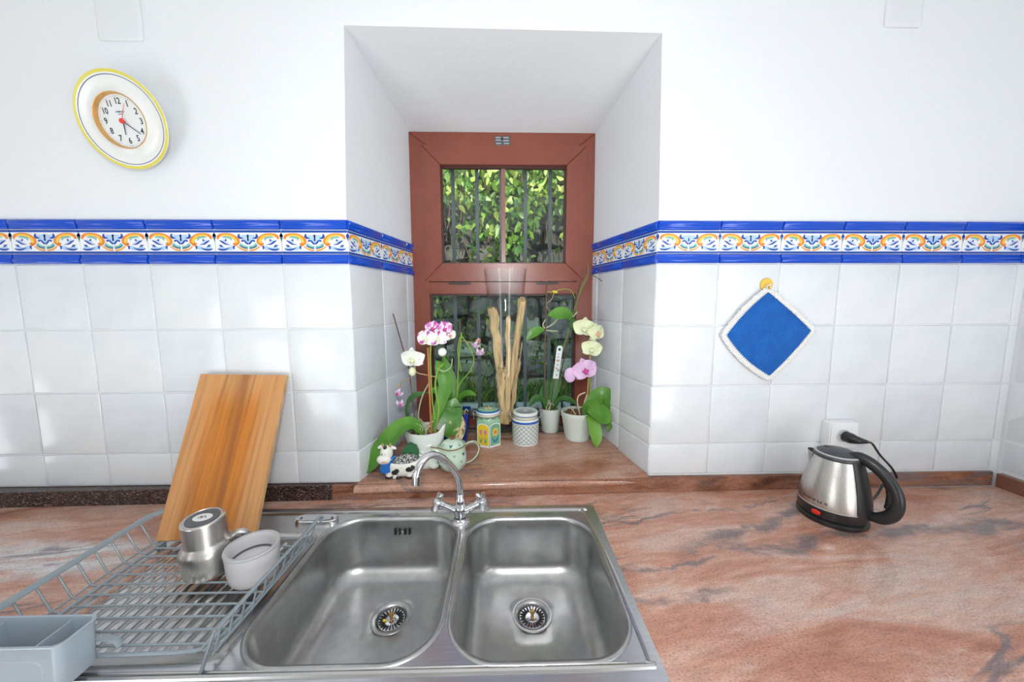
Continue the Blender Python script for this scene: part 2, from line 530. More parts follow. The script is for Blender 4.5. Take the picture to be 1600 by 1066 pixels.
class MB:
    def __init__(s):
        s.v = []
        s.f = []
        s.mi = []

    def add(s, vs, fs, mi=0):
        k = len(s.v)
        s.v += [tuple(p) for p in vs]
        for f in fs:
            s.f.append([i + k for i in f])
            s.mi.append(mi)
        return s

    def box(s, a, b, mi=0, M=None):
        (x0, y0, z0), (x1, y1, z1) = a, b
        vs = [(x, y, z) for z in (z0, z1) for y in (y0, y1) for x in (x0, x1)]
        if M is not None:
            vs = [M @ Vector(p) for p in vs]
        return s.add(vs, [(0, 2, 3, 1), (4, 5, 7, 6), (0, 1, 5, 4), (2, 6, 7, 3), (0, 4, 6, 2), (1, 3, 7, 5)], mi)

    def loft(s, rings, closed=True, caps=(True, True), mi=0):
        n = len(rings[0])
        vs = [p for r in rings for p in r]
        fs = []
        for i in range(len(rings) - 1):
            for j in range(n if closed else n - 1):
                k = (j + 1) % n
                fs.append((i * n + j, i * n + k, (i + 1) * n + k, (i + 1) * n + j))
        if caps[0]:
            fs.append(tuple(range(n))[::-1])
        if caps[1]:
            fs.append(tuple((len(rings) - 1) * n + j for j in range(n)))
        return s.add(vs, fs, mi)

    def lathe(s, prof, c=(0, 0, 0), seg=32, caps=(True, True), mi=0, fn=None, M=None):
        rings = []
        for r, z in prof:
            ring = []
            for j in range(seg):
                a = 2 * PI * j / seg
                q, h = (r, z) if fn is None else fn(r, z, a)
                p = Vector((q * math.cos(a), q * math.sin(a), h))
                if M is not None:
                    p = M @ p
                ring.append(p + Vector(c))
            rings.append(ring)
        return s.loft(rings, True, caps, mi)

    def tube(s, pts, r, seg=8, smooth=0, closed=False, caps=True, mi=0, flat=1.0, up=None):
        """r: radius, list of radii, or function of t; flat squeezes the section across the frame normal"""
        P = catmull(pts, smooth, closed) if smooth else [Vector(p) for p in pts]
        N = len(P)
        rings = []
        nrm = None
        for i, p in enumerate(P):
            if closed:
                t = P[(i + 1) % N] - P[i - 1]
            else:
                t = P[min(i + 1, N - 1)] - P[max(i - 1, 0)]
            if t.length < 1e-9:
                t = Vector((0, 0, 1))
            t.normalize()
            if up is not None:
                nrm = Vector(up) - t * t.dot(Vector(up))
            elif nrm is None:
                a = Vector((0, 0, 1)) if abs(t.z) < .9 else Vector((1, 0, 0))
                nrm = a - t * t.dot(a)
            else:
                nrm = nrm - t * t.dot(nrm)
            nrm.normalize()
            bi = t.cross(nrm)
            f = i / max(N - 1, 1)
            if callable(r):
                q = r(f)
            elif isinstance(r, (list, tuple)):
                x = f * (len(r) - 1)
                k = min(int(x), len(r) - 2)
                q = r[k] + (r[k + 1] - r[k]) * (x - k)
            else:
                q = r
            rings.append([p + nrm * (math.cos(2 * PI * j / seg) * q * flat) + bi * (math.sin(2 * PI * j / seg) * q) for j in range(seg)])
        if closed:
            rings.append(rings[0])
            return s.loft(rings, True, (False, False), mi)
        return s.loft(rings, True, (caps, caps), mi)

    def ellipsoid(s, c, r, seg=16, rings=9, mi=0, M=None, fn=None):
        rs = []
        for i in range(rings + 1):
            th = PI * (i / rings)
            th = min(max(th, .03), PI - .03)
            ring = []
            for j in range(seg):
                a = 2 * PI * j / seg
                p = Vector((r[0] * math.sin(th) * math.cos(a), r[1] * math.sin(th) * math.sin(a), -r[2] * math.cos(th)))
                if fn:
                    p = fn(p)
                if M is not None:
                    p = M @ p
                ring.append(p + Vector(c))
            rs.append(ring)
        return s.loft(rs, True, (True, True), mi)

    def grid(s, nu, nv, fn, mi=0):
        vs = [fn(i / nu, j / nv) for j in range(nv + 1) for i in range(nu + 1)]
        fs = [(j * (nu + 1) + i, j * (nu + 1) + i + 1, (j + 1) * (nu + 1) + i + 1, (j + 1) * (nu + 1) + i) for j in range(nv) for i in range(nu)]
        return s.add(vs, fs, mi)

    def prism(s, poly, y0, y1, mi=0):
        """outline in x-z, extruded along y"""
        n = len(poly)
        vs = [(x, y0, z) for x, z in poly] + [(x, y1, z) for x, z in poly]
        fs = [tuple(range(n)), tuple(range(n, 2 * n))[::-1]] + [(i, i + n, (i + 1) % n + n, (i + 1) % n) for i in range(n)]
        return s.add(vs, fs, mi)

    def mesh(s, name, mats, smooth=True, angle=40, off=None, recalc=True):
        me = bpy.data.meshes.new(name)
        v = s.v if off is None else [(p[0] - off[0], p[1] - off[1], p[2] - off[2]) for p in s.v]
        me.from_pydata(v, [], s.f)
        if recalc:
            bm = bmesh.new()
            bm.from_mesh(me)
            bmesh.ops.recalc_face_normals(bm, faces=bm.faces)
            bm.to_mesh(me)
            bm.free()
        mats = mats if isinstance(mats, (list, tuple)) else [mats]
        for m in mats:
            me.materials.append(m)
        if len(mats) > 1:
            for p, i in zip(me.polygons, s.mi):
                p.material_index = i
        if smooth:
            for p in me.polygons:
                p.use_smooth = True
            me.set_sharp_from_angle(angle=math.radians(angle))
        me.update()
        return me


OFF = {}


def obj(name, mb, mats=None, parent=None, smooth=True, angle=40, world=True, loc=None, rot=None, kind=None, label=None, recalc=True):
    """link one mesh object; with world=True the vertices are world coordinates and are moved into the parent's frame"""
    off = OFF.get(parent.name) if (parent is not None and world) else None
    me = mb if isinstance(mb, bpy.types.Mesh) else mb.mesh(name, mats, smooth, angle, off, recalc)
    o = bpy.data.objects.new(name, me)
    COL.objects.link(o)
    if parent is not None:
        o.parent = parent
        if off is not None:
            OFF[o.name] = off
    if loc is not None:
        o.location = loc
    if rot is not None:
        o.rotation_euler = rot
    if kind:
        o['kind'] = kind
    if label:
        o['label'] = label
    return o


def thing(name, label, cat, loc=(0, 0, 0), rotz=0, group=None):
    o = bpy.data.objects.new(name, None)
    o.empty_display_size = .02
    COL.objects.link(o)
    o.location = loc
    o.rotation_euler = (0, 0, rotz)
    o['label'] = label
    o['category'] = cat
    if group:
        o['group'] = group
    OFF[o.name] = tuple(loc)
    return o


def tag(o, label, cat, group=None):
    o['label'] = label
    o['category'] = cat
    if group:
        o['group'] = group
    return o


def inst(o, parent, loc=None, rot=None, mw=None):
    c = o.copy()
    COL.objects.link(c)
    c.parent = parent
    if loc is not None:
        c.location = loc
    if rot is not None:
        c.rotation_euler = rot
    return c


def rrect(x0, y0, x1, y1, r, n=8, z=0.0):
    pts = []
    for cx, cy, a0 in ((x1 - r, y1 - r, 0), (x0 + r, y1 - r, PI / 2), (x0 + r, y0 + r, PI), (x1 - r, y0 + r, 1.5 * PI)):
        for k in range(n + 1):
            a = a0 + PI / 2 * k / n
            pts.append(Vector((cx + r * math.cos(a), cy + r * math.sin(a), z)))
    return pts


def text_mesh(s, size, extrude=.0002, bold=False):
    cu = bpy.data.curves.new('lettering', 'FONT')
    cu.body = s
    cu.size = size
    cu.align_x = 'CENTER'
    cu.align_y = 'CENTER'
    cu.extrude = extrude
    cu.resolution_u = 3
    if bold:
        cu.offset = size * .018
    o = bpy.data.objects.new('lettering', cu)
    COL.objects.link(o)
    dg = bpy.context.evaluated_depsgraph_get()
    me = bpy.data.meshes.new_from_object(o.evaluated_get(dg))
    bpy.data.objects.remove(o)
    bpy.data.curves.remove(cu)
    return me


def lathe_r(prof, z):
    for (ra, za), (rb, zb) in zip(prof, prof[1:]):
        if min(za, zb) <= z <= max(za, zb) and abs(zb - za) > 1e-9:
            return ra + (rb - ra) * (z - za) / (zb - za)
    return prof[-1][0]


def decal(mb, prof, c, az, z0, poly, lift=.0006, mi=0, sub=2):
    """flat printed shape wrapped on a turned surface"""
    pts = []
    for (u, v) in poly:
        r = lathe_r(prof, z0 + v) + lift
        a = az + u / r
        pts.append((c[0] + r * math.cos(a), c[1] + r * math.sin(a), c[2] + z0 + v))
    u0 = sum(p[0] for p in poly) / len(poly)
    v0 = sum(p[1] for p in poly) / len(poly)
    r = lathe_r(prof, z0 + v0) + lift
    a = az + u0 / r
    k = len(pts)
    mb.add(pts + [(c[0] + r * math.cos(a), c[1] + r * math.sin(a), c[2] + z0 + v0)], [(i, (i + 1) % k, k) for i in range(k)], mi)


def ell(u, v, a, b, n=12, rot=0):
    return [(u + a * math.cos(2 * PI * k / n) * math.cos(rot) - b * math.sin(2 * PI * k / n) * math.sin(rot),
             v + a * math.cos(2 * PI * k / n) * math.sin(rot) + b * math.sin(2 * PI * k / n) * math.cos(rot)) for k in range(n)]


def heart(s):
    return [(0, -s), (.55 * s, -.4 * s), (s, .25 * s), (.8 * s, .7 * s), (.4 * s, .75 * s), (0, .4 * s), (-.4 * s, .75 * s), (-.8 * s, .7 * s), (-s, .25 * s), (-.55 * s, -.4 * s)]


# ------------------------------------------------------------------ the room
def sill_h(y):
    return .051 + .07 * y


RY = .0054                      # the right half of the wall is turned a hair
XR, YR = .962, .0188


def yr(x):
    return YR + RY * (x - XR)


E_ = .004                       # wall core lies this far behind the tile faces
XL, XW = -2.4, 2.195
ZT, ZB = 1.74, -.9
wb_ = MB()
ZM = .8885                      # top of the tiled band: below it the recess corners are plumb, above they lean
def ringq(x0, x1, x1m, x1t, x0t, x0m, y0, y1, zb, zt0, zt1):
    return [(x0, y0, zb), (x1, y1, zb), (x1m, y1, ZM), (x1t, y1, zt1), (x0t, y0, zt0), (x0m, y0, ZM)]
loops = [ringq(XL, XW, XW, XW, XL, XL, E_, yr(XW) + E_, ZB, ZT, ZT),
         ringq(-.0035, .9655, .9655, .9525, .0180, -.0035, E_, YR + E_, .03, 1.4345, 1.4385),
         ringq(.0780, .8670, .8670, .8630, .0815, .0780, .462, .462, .03, 1.3495, 1.346),
         ringq(.0780, .8670, .8670, .8630, .0815, .0780, .64, .64, .03, 1.3495, 1.346),
         ringq(XL, XW, XW, XW, XL, XL, .64, .64, ZB, ZT, ZT)]
vs = [p for l_ in loops for p in l_]
fs = []
for q in range(5):
    a, b = q * 6, ((q + 1) % 5) * 6
    for i in range(6):
        j = (i + 1) % 6
        fs.append((a + i, a + j, b + j, b + i))
wb_.add(vs, fs)
wall_back = obj('wall_back', wb_, PLASTER, smooth=False, kind='structure')
obj('wall_left', MB().box((XL - .1, -3.3, ZB), (XL, .64, ZT)), ROOM, smooth=False, kind='structure')
wall_right = obj('wall_right', MB().box((XW, -3.3, ZB), (XW + .1, .64, ZT)), PLASTER, smooth=False, kind='structure')
obj('wall_rear', MB().box((XL - .1, -3.4, ZB), (XW + .1, -3.3, ZT)), ROOM, smooth=False, kind='structure')
obj('floor', MB().box((XL - .1, -3.4, ZB - .1), (XW + .1, .64, ZB)), FLOOR, smooth=False, kind='structure')
obj('ceiling', MB().box((XL - .1, -3.4, ZT), (XW + .1, .66, ZT + .25)), CEIL, smooth=False, kind='structure')

# ---- tiles
TM = {}


def pillow(w, h, t=.0055, e=.004, m=TILE):
    key = (round(w, 4), round(h, 4), m.name)
    if key in TM:
        return TM[key]
    mb = MB()
    i = .0018
    rings = []
    for ins, y in ((i, 0), (i, -t + .0022), (i + .0012, -t + .0006), (i + e, -t)):
        rings.append([(ins, y, ins), (w - ins, y, ins), (w - ins, y, h - ins), (ins, y, h - ins)])
    mb.loft(rings)
    TM[key] = mb.mesh('tile', m, True, 50)
    return TM[key]


def trim_mesh(w, h, flip):
    key = ('trim', round(w, 4), flip)
    if key in TM:
        return TM[key]
    prof = [(0, .0), (-.0065, .0005), (-.0085, .003), (-.0085, .0065), (-.0075, .0085), (-.0105, .0125), (-.0135, .018), (-.0125, .0235), (-.0085, .0275), (0, .0285)]
    k = h / .0285
    mb = MB()
    i = .0015
    rings = [[(i, 0, (z * k if not flip else h - z * k)) if y == 0 else (i + .001, y * .93, (z * k if not flip else h - z * k)) for y, z in prof]]
    for x in (i + .0025, w - i - .0025):
        rings.append([(x, y, (z * k if not flip else h - z * k)) for y, z in prof])
    rings.append([(w - i, 0, (z * k if not flip else h - z * k)) if y == 0 else (w - i - .001, y * .93, (z * k if not flip else h - z * k)) for y, z in prof])
    mb.loft(rings)
    TM[key] = mb.mesh('trim_tile', BLUE, True, 60)
    return TM[key]


def border_mesh(w, h, cut=None):
    """white tile with navy lines and a painted scroll; cut=(a,b) keeps only that stretch of a full 0.2 m tile"""
    key = ('border', round(w, 4), cut)
    if key in TM:
        return TM[key]
    full = .2
    t = .0055
    mb = MB()
    i = .0012
    rings = []
    for ins, y in ((i, 0), (i, -t + .001), (i + .001, -t)):
        rings.append([(ins, y, ins), (full - ins, y, ins), (full - ins, y, h - ins), (ins, y, h - ins)])
    mb.loft(rings, mi=0)
    for z0, z1 in ((.0012, .0075), (h - .0075, h - .0012)):
        mb.loft([[(i, -t, z0), (i, -t, z1)], [(i, -t, z0), (i, -t, z1)]], False, (False, False))
        mb.box((i, -t - .0012, z0), (full - i, -t + .001, z1), 1)
    zt, zb = h - .0080, .0080

    def uv(X, Y):
        u = (X - (322 + .13 * (Y - 240))) / 1195
        v = (Y - 250) / 360
        return u, v

    def put(polys, mi, layer, strip=False):
        for mir in (0, 1):
            pts = []
            for (u, v) in polys:
                u2 = 1 - u if mir else u
                pts.append((i + u2 * (full - 2 * i), -t - .00018 * layer, zt - v * (zt - zb)))
            if strip:
                n = len(pts) // 2
                mb.add(pts, [(k, k + 1, n + k + 1, n + k) for k in range(n - 1)], mi)
            else:
                cx = sum(p[0] for p in pts) / len(pts)
                cz = sum(p[2] for p in pts) / len(pts)
                n = len(pts)
                mb.add(pts + [(cx, pts[0][1], cz)], [(k, (k + 1) % n, n) for k in range(n)], mi)

    def stroke(P, wd, mi, layer, n=5):
        Q = catmull([(x, y, 0) for x, y in P], n)
        L, R = [], []
        N = len(Q)
        for k, q in enumerate(Q):
            d = Q[min(k + 1, N - 1)] - Q[max(k - 1, 0)]
            d.normalize()
            nn = Vector((-d.y, d.x, 0))
            f = k / (N - 1)
            x = f * (len(wd) - 1)
            j = min(int(x), len(wd) - 2)
            ww = (wd[j] + (wd[j + 1] - wd[j]) * (x - j)) / 2
            L.append(uv(*(q + nn * ww).xy))
            R.append(uv(*(q - nn * ww).xy))
        put(L + R, mi, layer, True)

    def poly(P, mi, layer):
        put([uv(x, y) for x, y in P], mi, layer)
    O, Y, T, DT, LB, DB = 2, 3, 4, 5, 6, 1
    poly([(450, 500), (520, 545), (660, 500), (690, 560), (640, 590), (470, 590), (400, 560)], LB, 1)
    stroke([(470, 345), (540, 330), (610, 345), (640, 400)], [10, 55, 55, 20], T, 1)
    stroke([(390, 375), (400, 320), (450, 296), (540, 288), (640, 310), (720, 370), (745, 430), (715, 478), (672, 455)], [34, 56, 60, 58, 66, 84, 100, 66, 30], O, 2)
    stroke([(430, 315), (480, 300), (550, 300), (640, 320), (705, 375), (728, 425), (722, 455)], [12, 32, 36, 36, 44, 54, 20], Y, 3)
    stroke([(755, 515), (850, 572), (945, 590)], [22, 32, 32], O, 2)
    stroke([(760, 512), (850, 566), (945, 583)], [6, 12, 12], Y, 3)
    stroke([(790, 495), (860, 535), (945, 553)], [18, 24, 24], DT, 3)
    stroke([(800, 460), (860, 510), (945, 528)], [34, 40, 40], T, 2)
    poly([(800, 292), (945, 288), (945, 470), (880, 430), (830, 380)], LB, 1)
    stroke([(770, 275), (765, 320), (800, 352), (850, 356)], [26, 46, 40, 8], DB, 2)
    stroke([(818, 410), (870, 405), (905, 440), (945, 472)], [40, 26, 30, 30], DB, 2)
    poly([(925, 345), (945, 340), (945, 418), (922, 400)], DB, 3)
    poly([(510, 395), (535, 370), (560, 392), (540, 420)], DB, 2)
    stroke([(425, 398), (480, 430), (540, 468), (625, 482)], [14, 34, 28, 6], DB, 2)
    stroke([(470, 380), (520, 420), (590, 450)], [8, 22, 8], LB, 1)
    poly([(410, 483), (470, 485), (505, 528), (450, 522)], DB, 2)
    stroke([(400, 562), (460, 578), (540, 575), (620, 542)], [10, 34, 36, 6], DB, 2)
    stroke([(690, 505), (690, 545), (708, 575)], [44, 30, 6], DB, 2)
    stroke([(316, 255), (322, 300), (330, 340), (338, 400)], [4, 60, 50, 6], DB, 2)
    stroke([(330, 330), (338, 420)], [14, 10], T, 3)
    me = mb.mesh('border_tile', [TWHITE, NAVY, AORANGE, AYELLOW, ATEAL, ADTEAL, ALBLUE], False)
    me.materials[1] = ADBLUE
    if cut or w < .199:
        a, b = cut if cut else (0, w)
        bm = bmesh.new()
        bm.from_mesh(me)
        for co, no in (((a + .0012, 0, 0), (-1, 0, 0)), ((b - .0012, 0, 0), (1, 0, 0))):
            bmesh.ops.bisect_plane(bm, geom=bm.verts[:] + bm.edges[:] + bm.faces[:], plane_co=co, plane_no=no, clear_outer=True)
        bmesh.ops.translate(bm, verts=bm.verts, vec=(-a, 0, 0))
        bm.to_mesh(me)
        bm.free()
    TM[key] = me
    return me


ROWS = [(.557, .757), (.357, .557), (.157, .357), (.0505, .157)]
ROWS_R = [(.557, .757), (.357, .557), (.219, .357), (.157, .219), (.0505, .157)]


def tiling(parent, P0, ang, cols, rows, skip_bottom=None, dz=0, borders=True):
    """cols: list of (s0, s1, cut) along the direction ang from P0"""
    dx, dy = math.cos(ang), math.sin(ang)
    ox, oy = .0015 * -dy, .0015 * dx      # back of a tile just inside the wall core
    for s0, s1, cut in cols:
        w = s1 - s0
        x, y = P0[0] + dx * s0 + ox * 3.6, P0[1] + dy * s0 + oy * 3.6
        for h0, h1 in rows:
            hh0 = h0
            if h0 < .06 and skip_bottom:
                hh0 = skip_bottom((s0 + s1) / 2)
            m = TILE if random.random() < .6 else TILE_B
            o = obj('tile', pillow(w, h1 - hh0, m=m), parent=parent, world=False, loc=(x, y, hh0 + dz), rot=(random.uniform(-.003, .003), 0, ang + random.uniform(-.003, .003)))
        if borders:
            obj('trim_tile', trim_mesh(w, .0285, True), parent=parent, world=False, loc=(x, y, .7575 + dz), rot=(0, 0, ang))
            obj('border_tile', border_mesh(w, .0715, cut), parent=parent, world=False, loc=(x, y, .7868 + dz), rot=(0, 0, ang))
            obj('trim_tile', trim_mesh(w, .0285, False), parent=parent, world=False, loc=(x, y, .8605 + dz), rot=(0, 0, ang))


tiling(wall_back, (0, 0), 0, [(-.2 * (k + 1), -.2 * k, None) for k in range(8)], ROWS)
rc = [(.2 * k, .2 * (k + 1), None) for k in range(6)] + [(1.2, 1.231, (0, .031))]
tiling(wall_back, (XR, YR), RY, rc, ROWS, dz=.004)
LA, RA = 1.3954, 1.3528
tiling(wall_back, (0, 0), LA, [(0, .2, None), (.2, .4, None), (.4, .468, (0, .068))], ROWS, skip_bottom=lambda s: sill_h(s - .1) + .0)
LR = .4525
tiling(wall_back, (XR - LR * math.cos(RA), YR + LR * math.sin(RA)), -RA,
       [(LR - .2, LR, None), (LR - .4, LR - .2, None), (0, LR - .4, (.2 - LR + .4, .2))], ROWS_R, skip_bottom=lambda s: sill_h(LR - s - .1), dz=.003)
tiling(wall_right, (XW, .022), -PI / 2, [(.0, .2, None), (.2, .4, None), (.4, .6, None)], ROWS, borders=True, dz=.004)

# ---- window: painted frame, top-hung sash above a fixed pane
YF = .452
window = obj('window_1', MB().box((.0790, .4615, .085), (.0830, .50, 1.345)), FRAME, smooth=False, kind='structure')


def rail(mb, a, b, y0, y1, mi=0):
    mb.box((a[0], y0, a[1]), (b[0], y1, b[1]), mi)


def mitred(x0, z0, x1, z1, x2, z2, x3, z3, y0, y1, bev=.004):
    """four mitred rails between the outer rectangle (x0,z0,x1,z1) and the inner one"""
    out = []
    O_ = [(x0, z0), (x1, z0), (x1, z1), (x0, z1)]
    I_ = [(x2, z2), (x3, z2), (x3, z3), (x2, z3)]
    g = .0006
    for k in range(4):
        a, b = O_[k], O_[(k + 1) % 4]
        c, d = I_[(k + 1) % 4], I_[k]
        cx = (a[0] + b[0] + c[0] + d[0]) / 4
        cz = (a[1] + b[1] + c[1] + d[1]) / 4
        def sh(p, q):
            v = Vector((cx - p[0], cz - p[1]))
            v.normalize()
            return (p[0] + v.x * q, p[1] + v.y * q)
        rings = []
        for q, y in ((g, y1), (g, y0 + bev * .5), (bev, y0)):
            rings.append([(sh(p, q)[0], y, sh(p, q)[1]) for p in (a, b, c, d)])
        out.append(MB().loft(rings))
    return out


for m in mitred(.0800, .040, .8660, 1.3480, .1500, .110, .7950, 1.2960, .4555, .525):
    obj('frame_rail', m, FRAME, window, smooth=False)
# sash (mitred, slightly proud) and its glazing
for m in mitred(.1300, .7300, .8300, 1.2960, .2080, .8080, .7450, 1.2180, YF, .505):
    obj('sash_rail', m, FRAME, window, smooth=False)
for m in mitred(.2080, .8080, .7450, 1.2180, .2145, .8140, .7385, 1.2085, .470, .486, .001):
    obj('glazing_bead', m, BEAD, window, smooth=False)
obj('glass_pane', MB().box((.212, .482, .812), (.741, .488, 1.211)), GLASS, window, smooth=False)
obj('muntin', MB().box((.4655, .4745, .812), (.4835, .495, 1.211)), mat('muntin_paint', (.28, .13, .11), .3), window, smooth=False)
# transom and lower pane
obj('transom', MB().box((.1500, .4560, .676), (.7950, .505, .7270)), FRAME, window, smooth=False)
obj('transom', MB().box((.1500, .4525, .6790), (.7950, .460, .6850)), FRAME, window, smooth=False)
for x0, x1 in ((.236, .331), (.618, .714)):
    obj('weep_cover', MB().box((x0, .4480, .7175), (x1, .457, .7255)), BLACK, window, smooth=False, label='small black drain cover')
for m in mitred(.1500, .110, .7950, .676, .1570, .117, .7880, .6690, .470, .484, .001):
    obj('glazing_bead', m, BEAD, window, smooth=False)
obj('glass_pane', MB().box((.154, .478, .114), (.791, .484, .672)), GLASS, window, smooth=False)
pl = obj('rating_plate', MB().box((.4400, .4530, 1.2860), (.5040, .4565, 1.3320)), DGREY, window, smooth=False, label='dark metal plate with fine print')
for k, (x0, x1, z) in enumerate(((.444, .465, 1.324), (.476, .498, 1.324), (.444, .470, 1.314), (.474, .500, 1.312), (.446, .466, 1.301), (.478, .500, 1.301), (.446, .500, 1.2915))):
    obj('print_line', MB().box((x0, .4524, z), (x1, .4532, z + .0045)), GREYPL, pl, smooth=False)
obj('emblem', MB().lathe([(.0, .0), (.0055, .0), (.0055, .0012), (.0, .0012)], seg=12, M=Matrix.Rotation(PI / 2, 4, 'X'), c=(.471, .4532, 1.3195)), BLACK, pl)

# ------------------------------------------------------------------ granite: worktop, upstands, sill


def up_y(x):
    return -.034 + .0176 * (x + 1.1)


SX0, SX1, SY0, SY1 = -.400, .735, -.582, -.090        # cut-out under the sink
wt = MB()
Z0, Z1 = -.03, 0
wt.box((-1.50, -.66, Z0), (SX0, .0, Z1))
wt.box((SX1, -.66, Z0), (XW - .002, .012, Z1))
wt.box((SX0, -.66, Z0), (SX1, SY0, Z1))
wt.box((SX0, SY1, Z0), (SX1, .002, Z1))
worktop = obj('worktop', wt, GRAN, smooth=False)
tag(worktop, 'long salmon pink granite worktop with grey and black veins under the sink', 'worktop')


def upstand(x0, x1, m, label, n=8):
    mb = MB()
    rings = []
    for k in range(n + 1):
        x = x0 + (x1 - x0) * k / n
        y1 = (E_ if x < .0 else (.030 if x < .98 else yr(x) + E_)) - .0005
        y0 = min(up_y(x), y1 - .004)
        if x > .97:
            y0 = min(y0, yr(x) - .006)
        rings.append([(x, y0, .0005), (x, y1, .0005), (x, y1, .0500), (x, y0 + .002, .0500), (x, y0, .0485)])
    mb.loft(rings)
    o = obj('upstand', mb, m, smooth=False)
    return tag(o, label, 'upstand')


upstand(-1.50, -.086, GRAN_D, 'nearly black granite upstand strip along the wall behind the cutting board')
upstand(-.085, XW - .024, GRAN_U, 'brown granite upstand strip running under the window sill to the right corner', 24)
tag(obj('upstand', MB().box((XW - .022, -.66, .0005), (XW - .001, .012, .0470)), mat('side_granite', (.22, .10, .07), .25, bump=.2, bscale=90), smooth=False), 'short brown granite upstand on the side wall right of the kettle', 'upstand')

# window sill slab: thick rounded front edge, rising slightly to the window
sl = MB()
prof_n = 8
rings = []
for k in range(25):
    f = k / 24
    xf = -.010 + f * .972
    yfr = -.031 + .034 * f
    xb = .0780 + f * .7890
    top_f, bot = sill_h(yfr), .0235
    ring = []
    ring.append(Vector((xf, yfr + .016, bot)))
    for q in range(prof_n + 1):
        a = -PI / 2 - PI * q / prof_n
        ring.append(Vector((xf, yfr + .011 + .011 * math.cos(a + 0) * (1 if True else 1), (top_f + bot) / 2 + (top_f - bot) / 2 * math.sin(a))))
    xm = xf + (xb - xf) * .15
    ring.append(Vector((xf + (xb - xf) * (0.06 if yfr < 0 else 0), max(yfr + .03, .006), sill_h(max(yfr + .03, .006)))))
    ring.append(Vector((xb, .458, sill_h(.458))))
    ring.append(Vector((xb, .458, .0235)))
    rings.append(ring)
sl.loft(rings)
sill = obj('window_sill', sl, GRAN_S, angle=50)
tag(sill, 'deep granite window sill slab with a rounded front edge, covered with pots', 'window sill')

# ------------------------------------------------------------------ sink
sink = thing('sink', 'stainless steel double bowl sink with a drainer on its left', 'sink', (.15, -.33, 0))
DZ = .0035
DX0, DX1, DY0, DY1 = -.424, .752, -.600, -.068
bowlL = (-.022, -.556, .345, -.128)
bowlR = (.370, -.558, .718, -.138)
pan = (-.412, -.548, -.034, -.186)
BR = .092
me = bpy.data.meshes.new('deck')
bm = bmesh.new()


def loop(pts):
    v = [bm.verts.new(p) for p in pts]
    return [bm.edges.new((v[i], v[(i + 1) % len(v)])) for i in range(len(v))]


eds = loop(rrect(DX0, DY0, DX1, DY1, .008, 3, DZ)) + loop(rrect(*bowlL, BR, 12, DZ)) + loop(rrect(*bowlR, BR, 12, DZ)) + loop(rrect(*pan, .03, 5, DZ))
bmesh.ops.triangle_fill(bm, use_beauty=True, use_dissolve=False, edges=eds)
bmesh.ops.recalc_face_normals(bm, faces=bm.faces)
if sum(f.normal.z for f in bm.faces) < 0:
    bmesh.ops.reverse_faces(bm, faces=bm.faces)
bmesh.ops.translate(bm, verts=bm.verts, vec=(-.15, .33, 0))
bm.to_mesh(me)
bm.free()
me.materials.append(STEEL)
deck = obj('deck', me, parent=sink, world=False)
OFF[deck.name] = (.15, -.33, 0)
lip = MB()
lip.loft([rrect(DX0 - .0005, DY0 - .0005, DX1 + .0005, DY1 + .0005, .008, 3, .0003), rrect(DX0, DY0, DX1, DY1, .008, 3, DZ)], caps=(False, False))
obj('deck_edge', lip, STEEL, deck)
# raised bead round the bowls, open towards the drainer
rg = MB()
path = [(-.26, -.094, DZ), (.1, -.094, DZ), (.680, -.094, DZ), (.700, -.098, DZ), (.7145, -.112, DZ), (.7290, -.30, DZ), (.7320, -.545, DZ), (.724, -.566, DZ), (.705, -.5725, DZ), (.3, -.5725, DZ), (-.40, -.5725, DZ)]
rg.tube(path, .0055, 8, smooth=4)
obj('raised_bead', rg, STEEL, deck)
rg = MB()
rg.tube([(-.40, -.5600, DZ), (.0, -.5640, DZ), (.69, -.5645, DZ)], .0022, 6)
obj('raised_bead', rg, STEEL, deck)


def offset_rr(b, d, r, z, n=12):
    return rrect(b[0] + d, b[1] + d, b[2] - d, b[3] - d, max(r, .012), n, z)


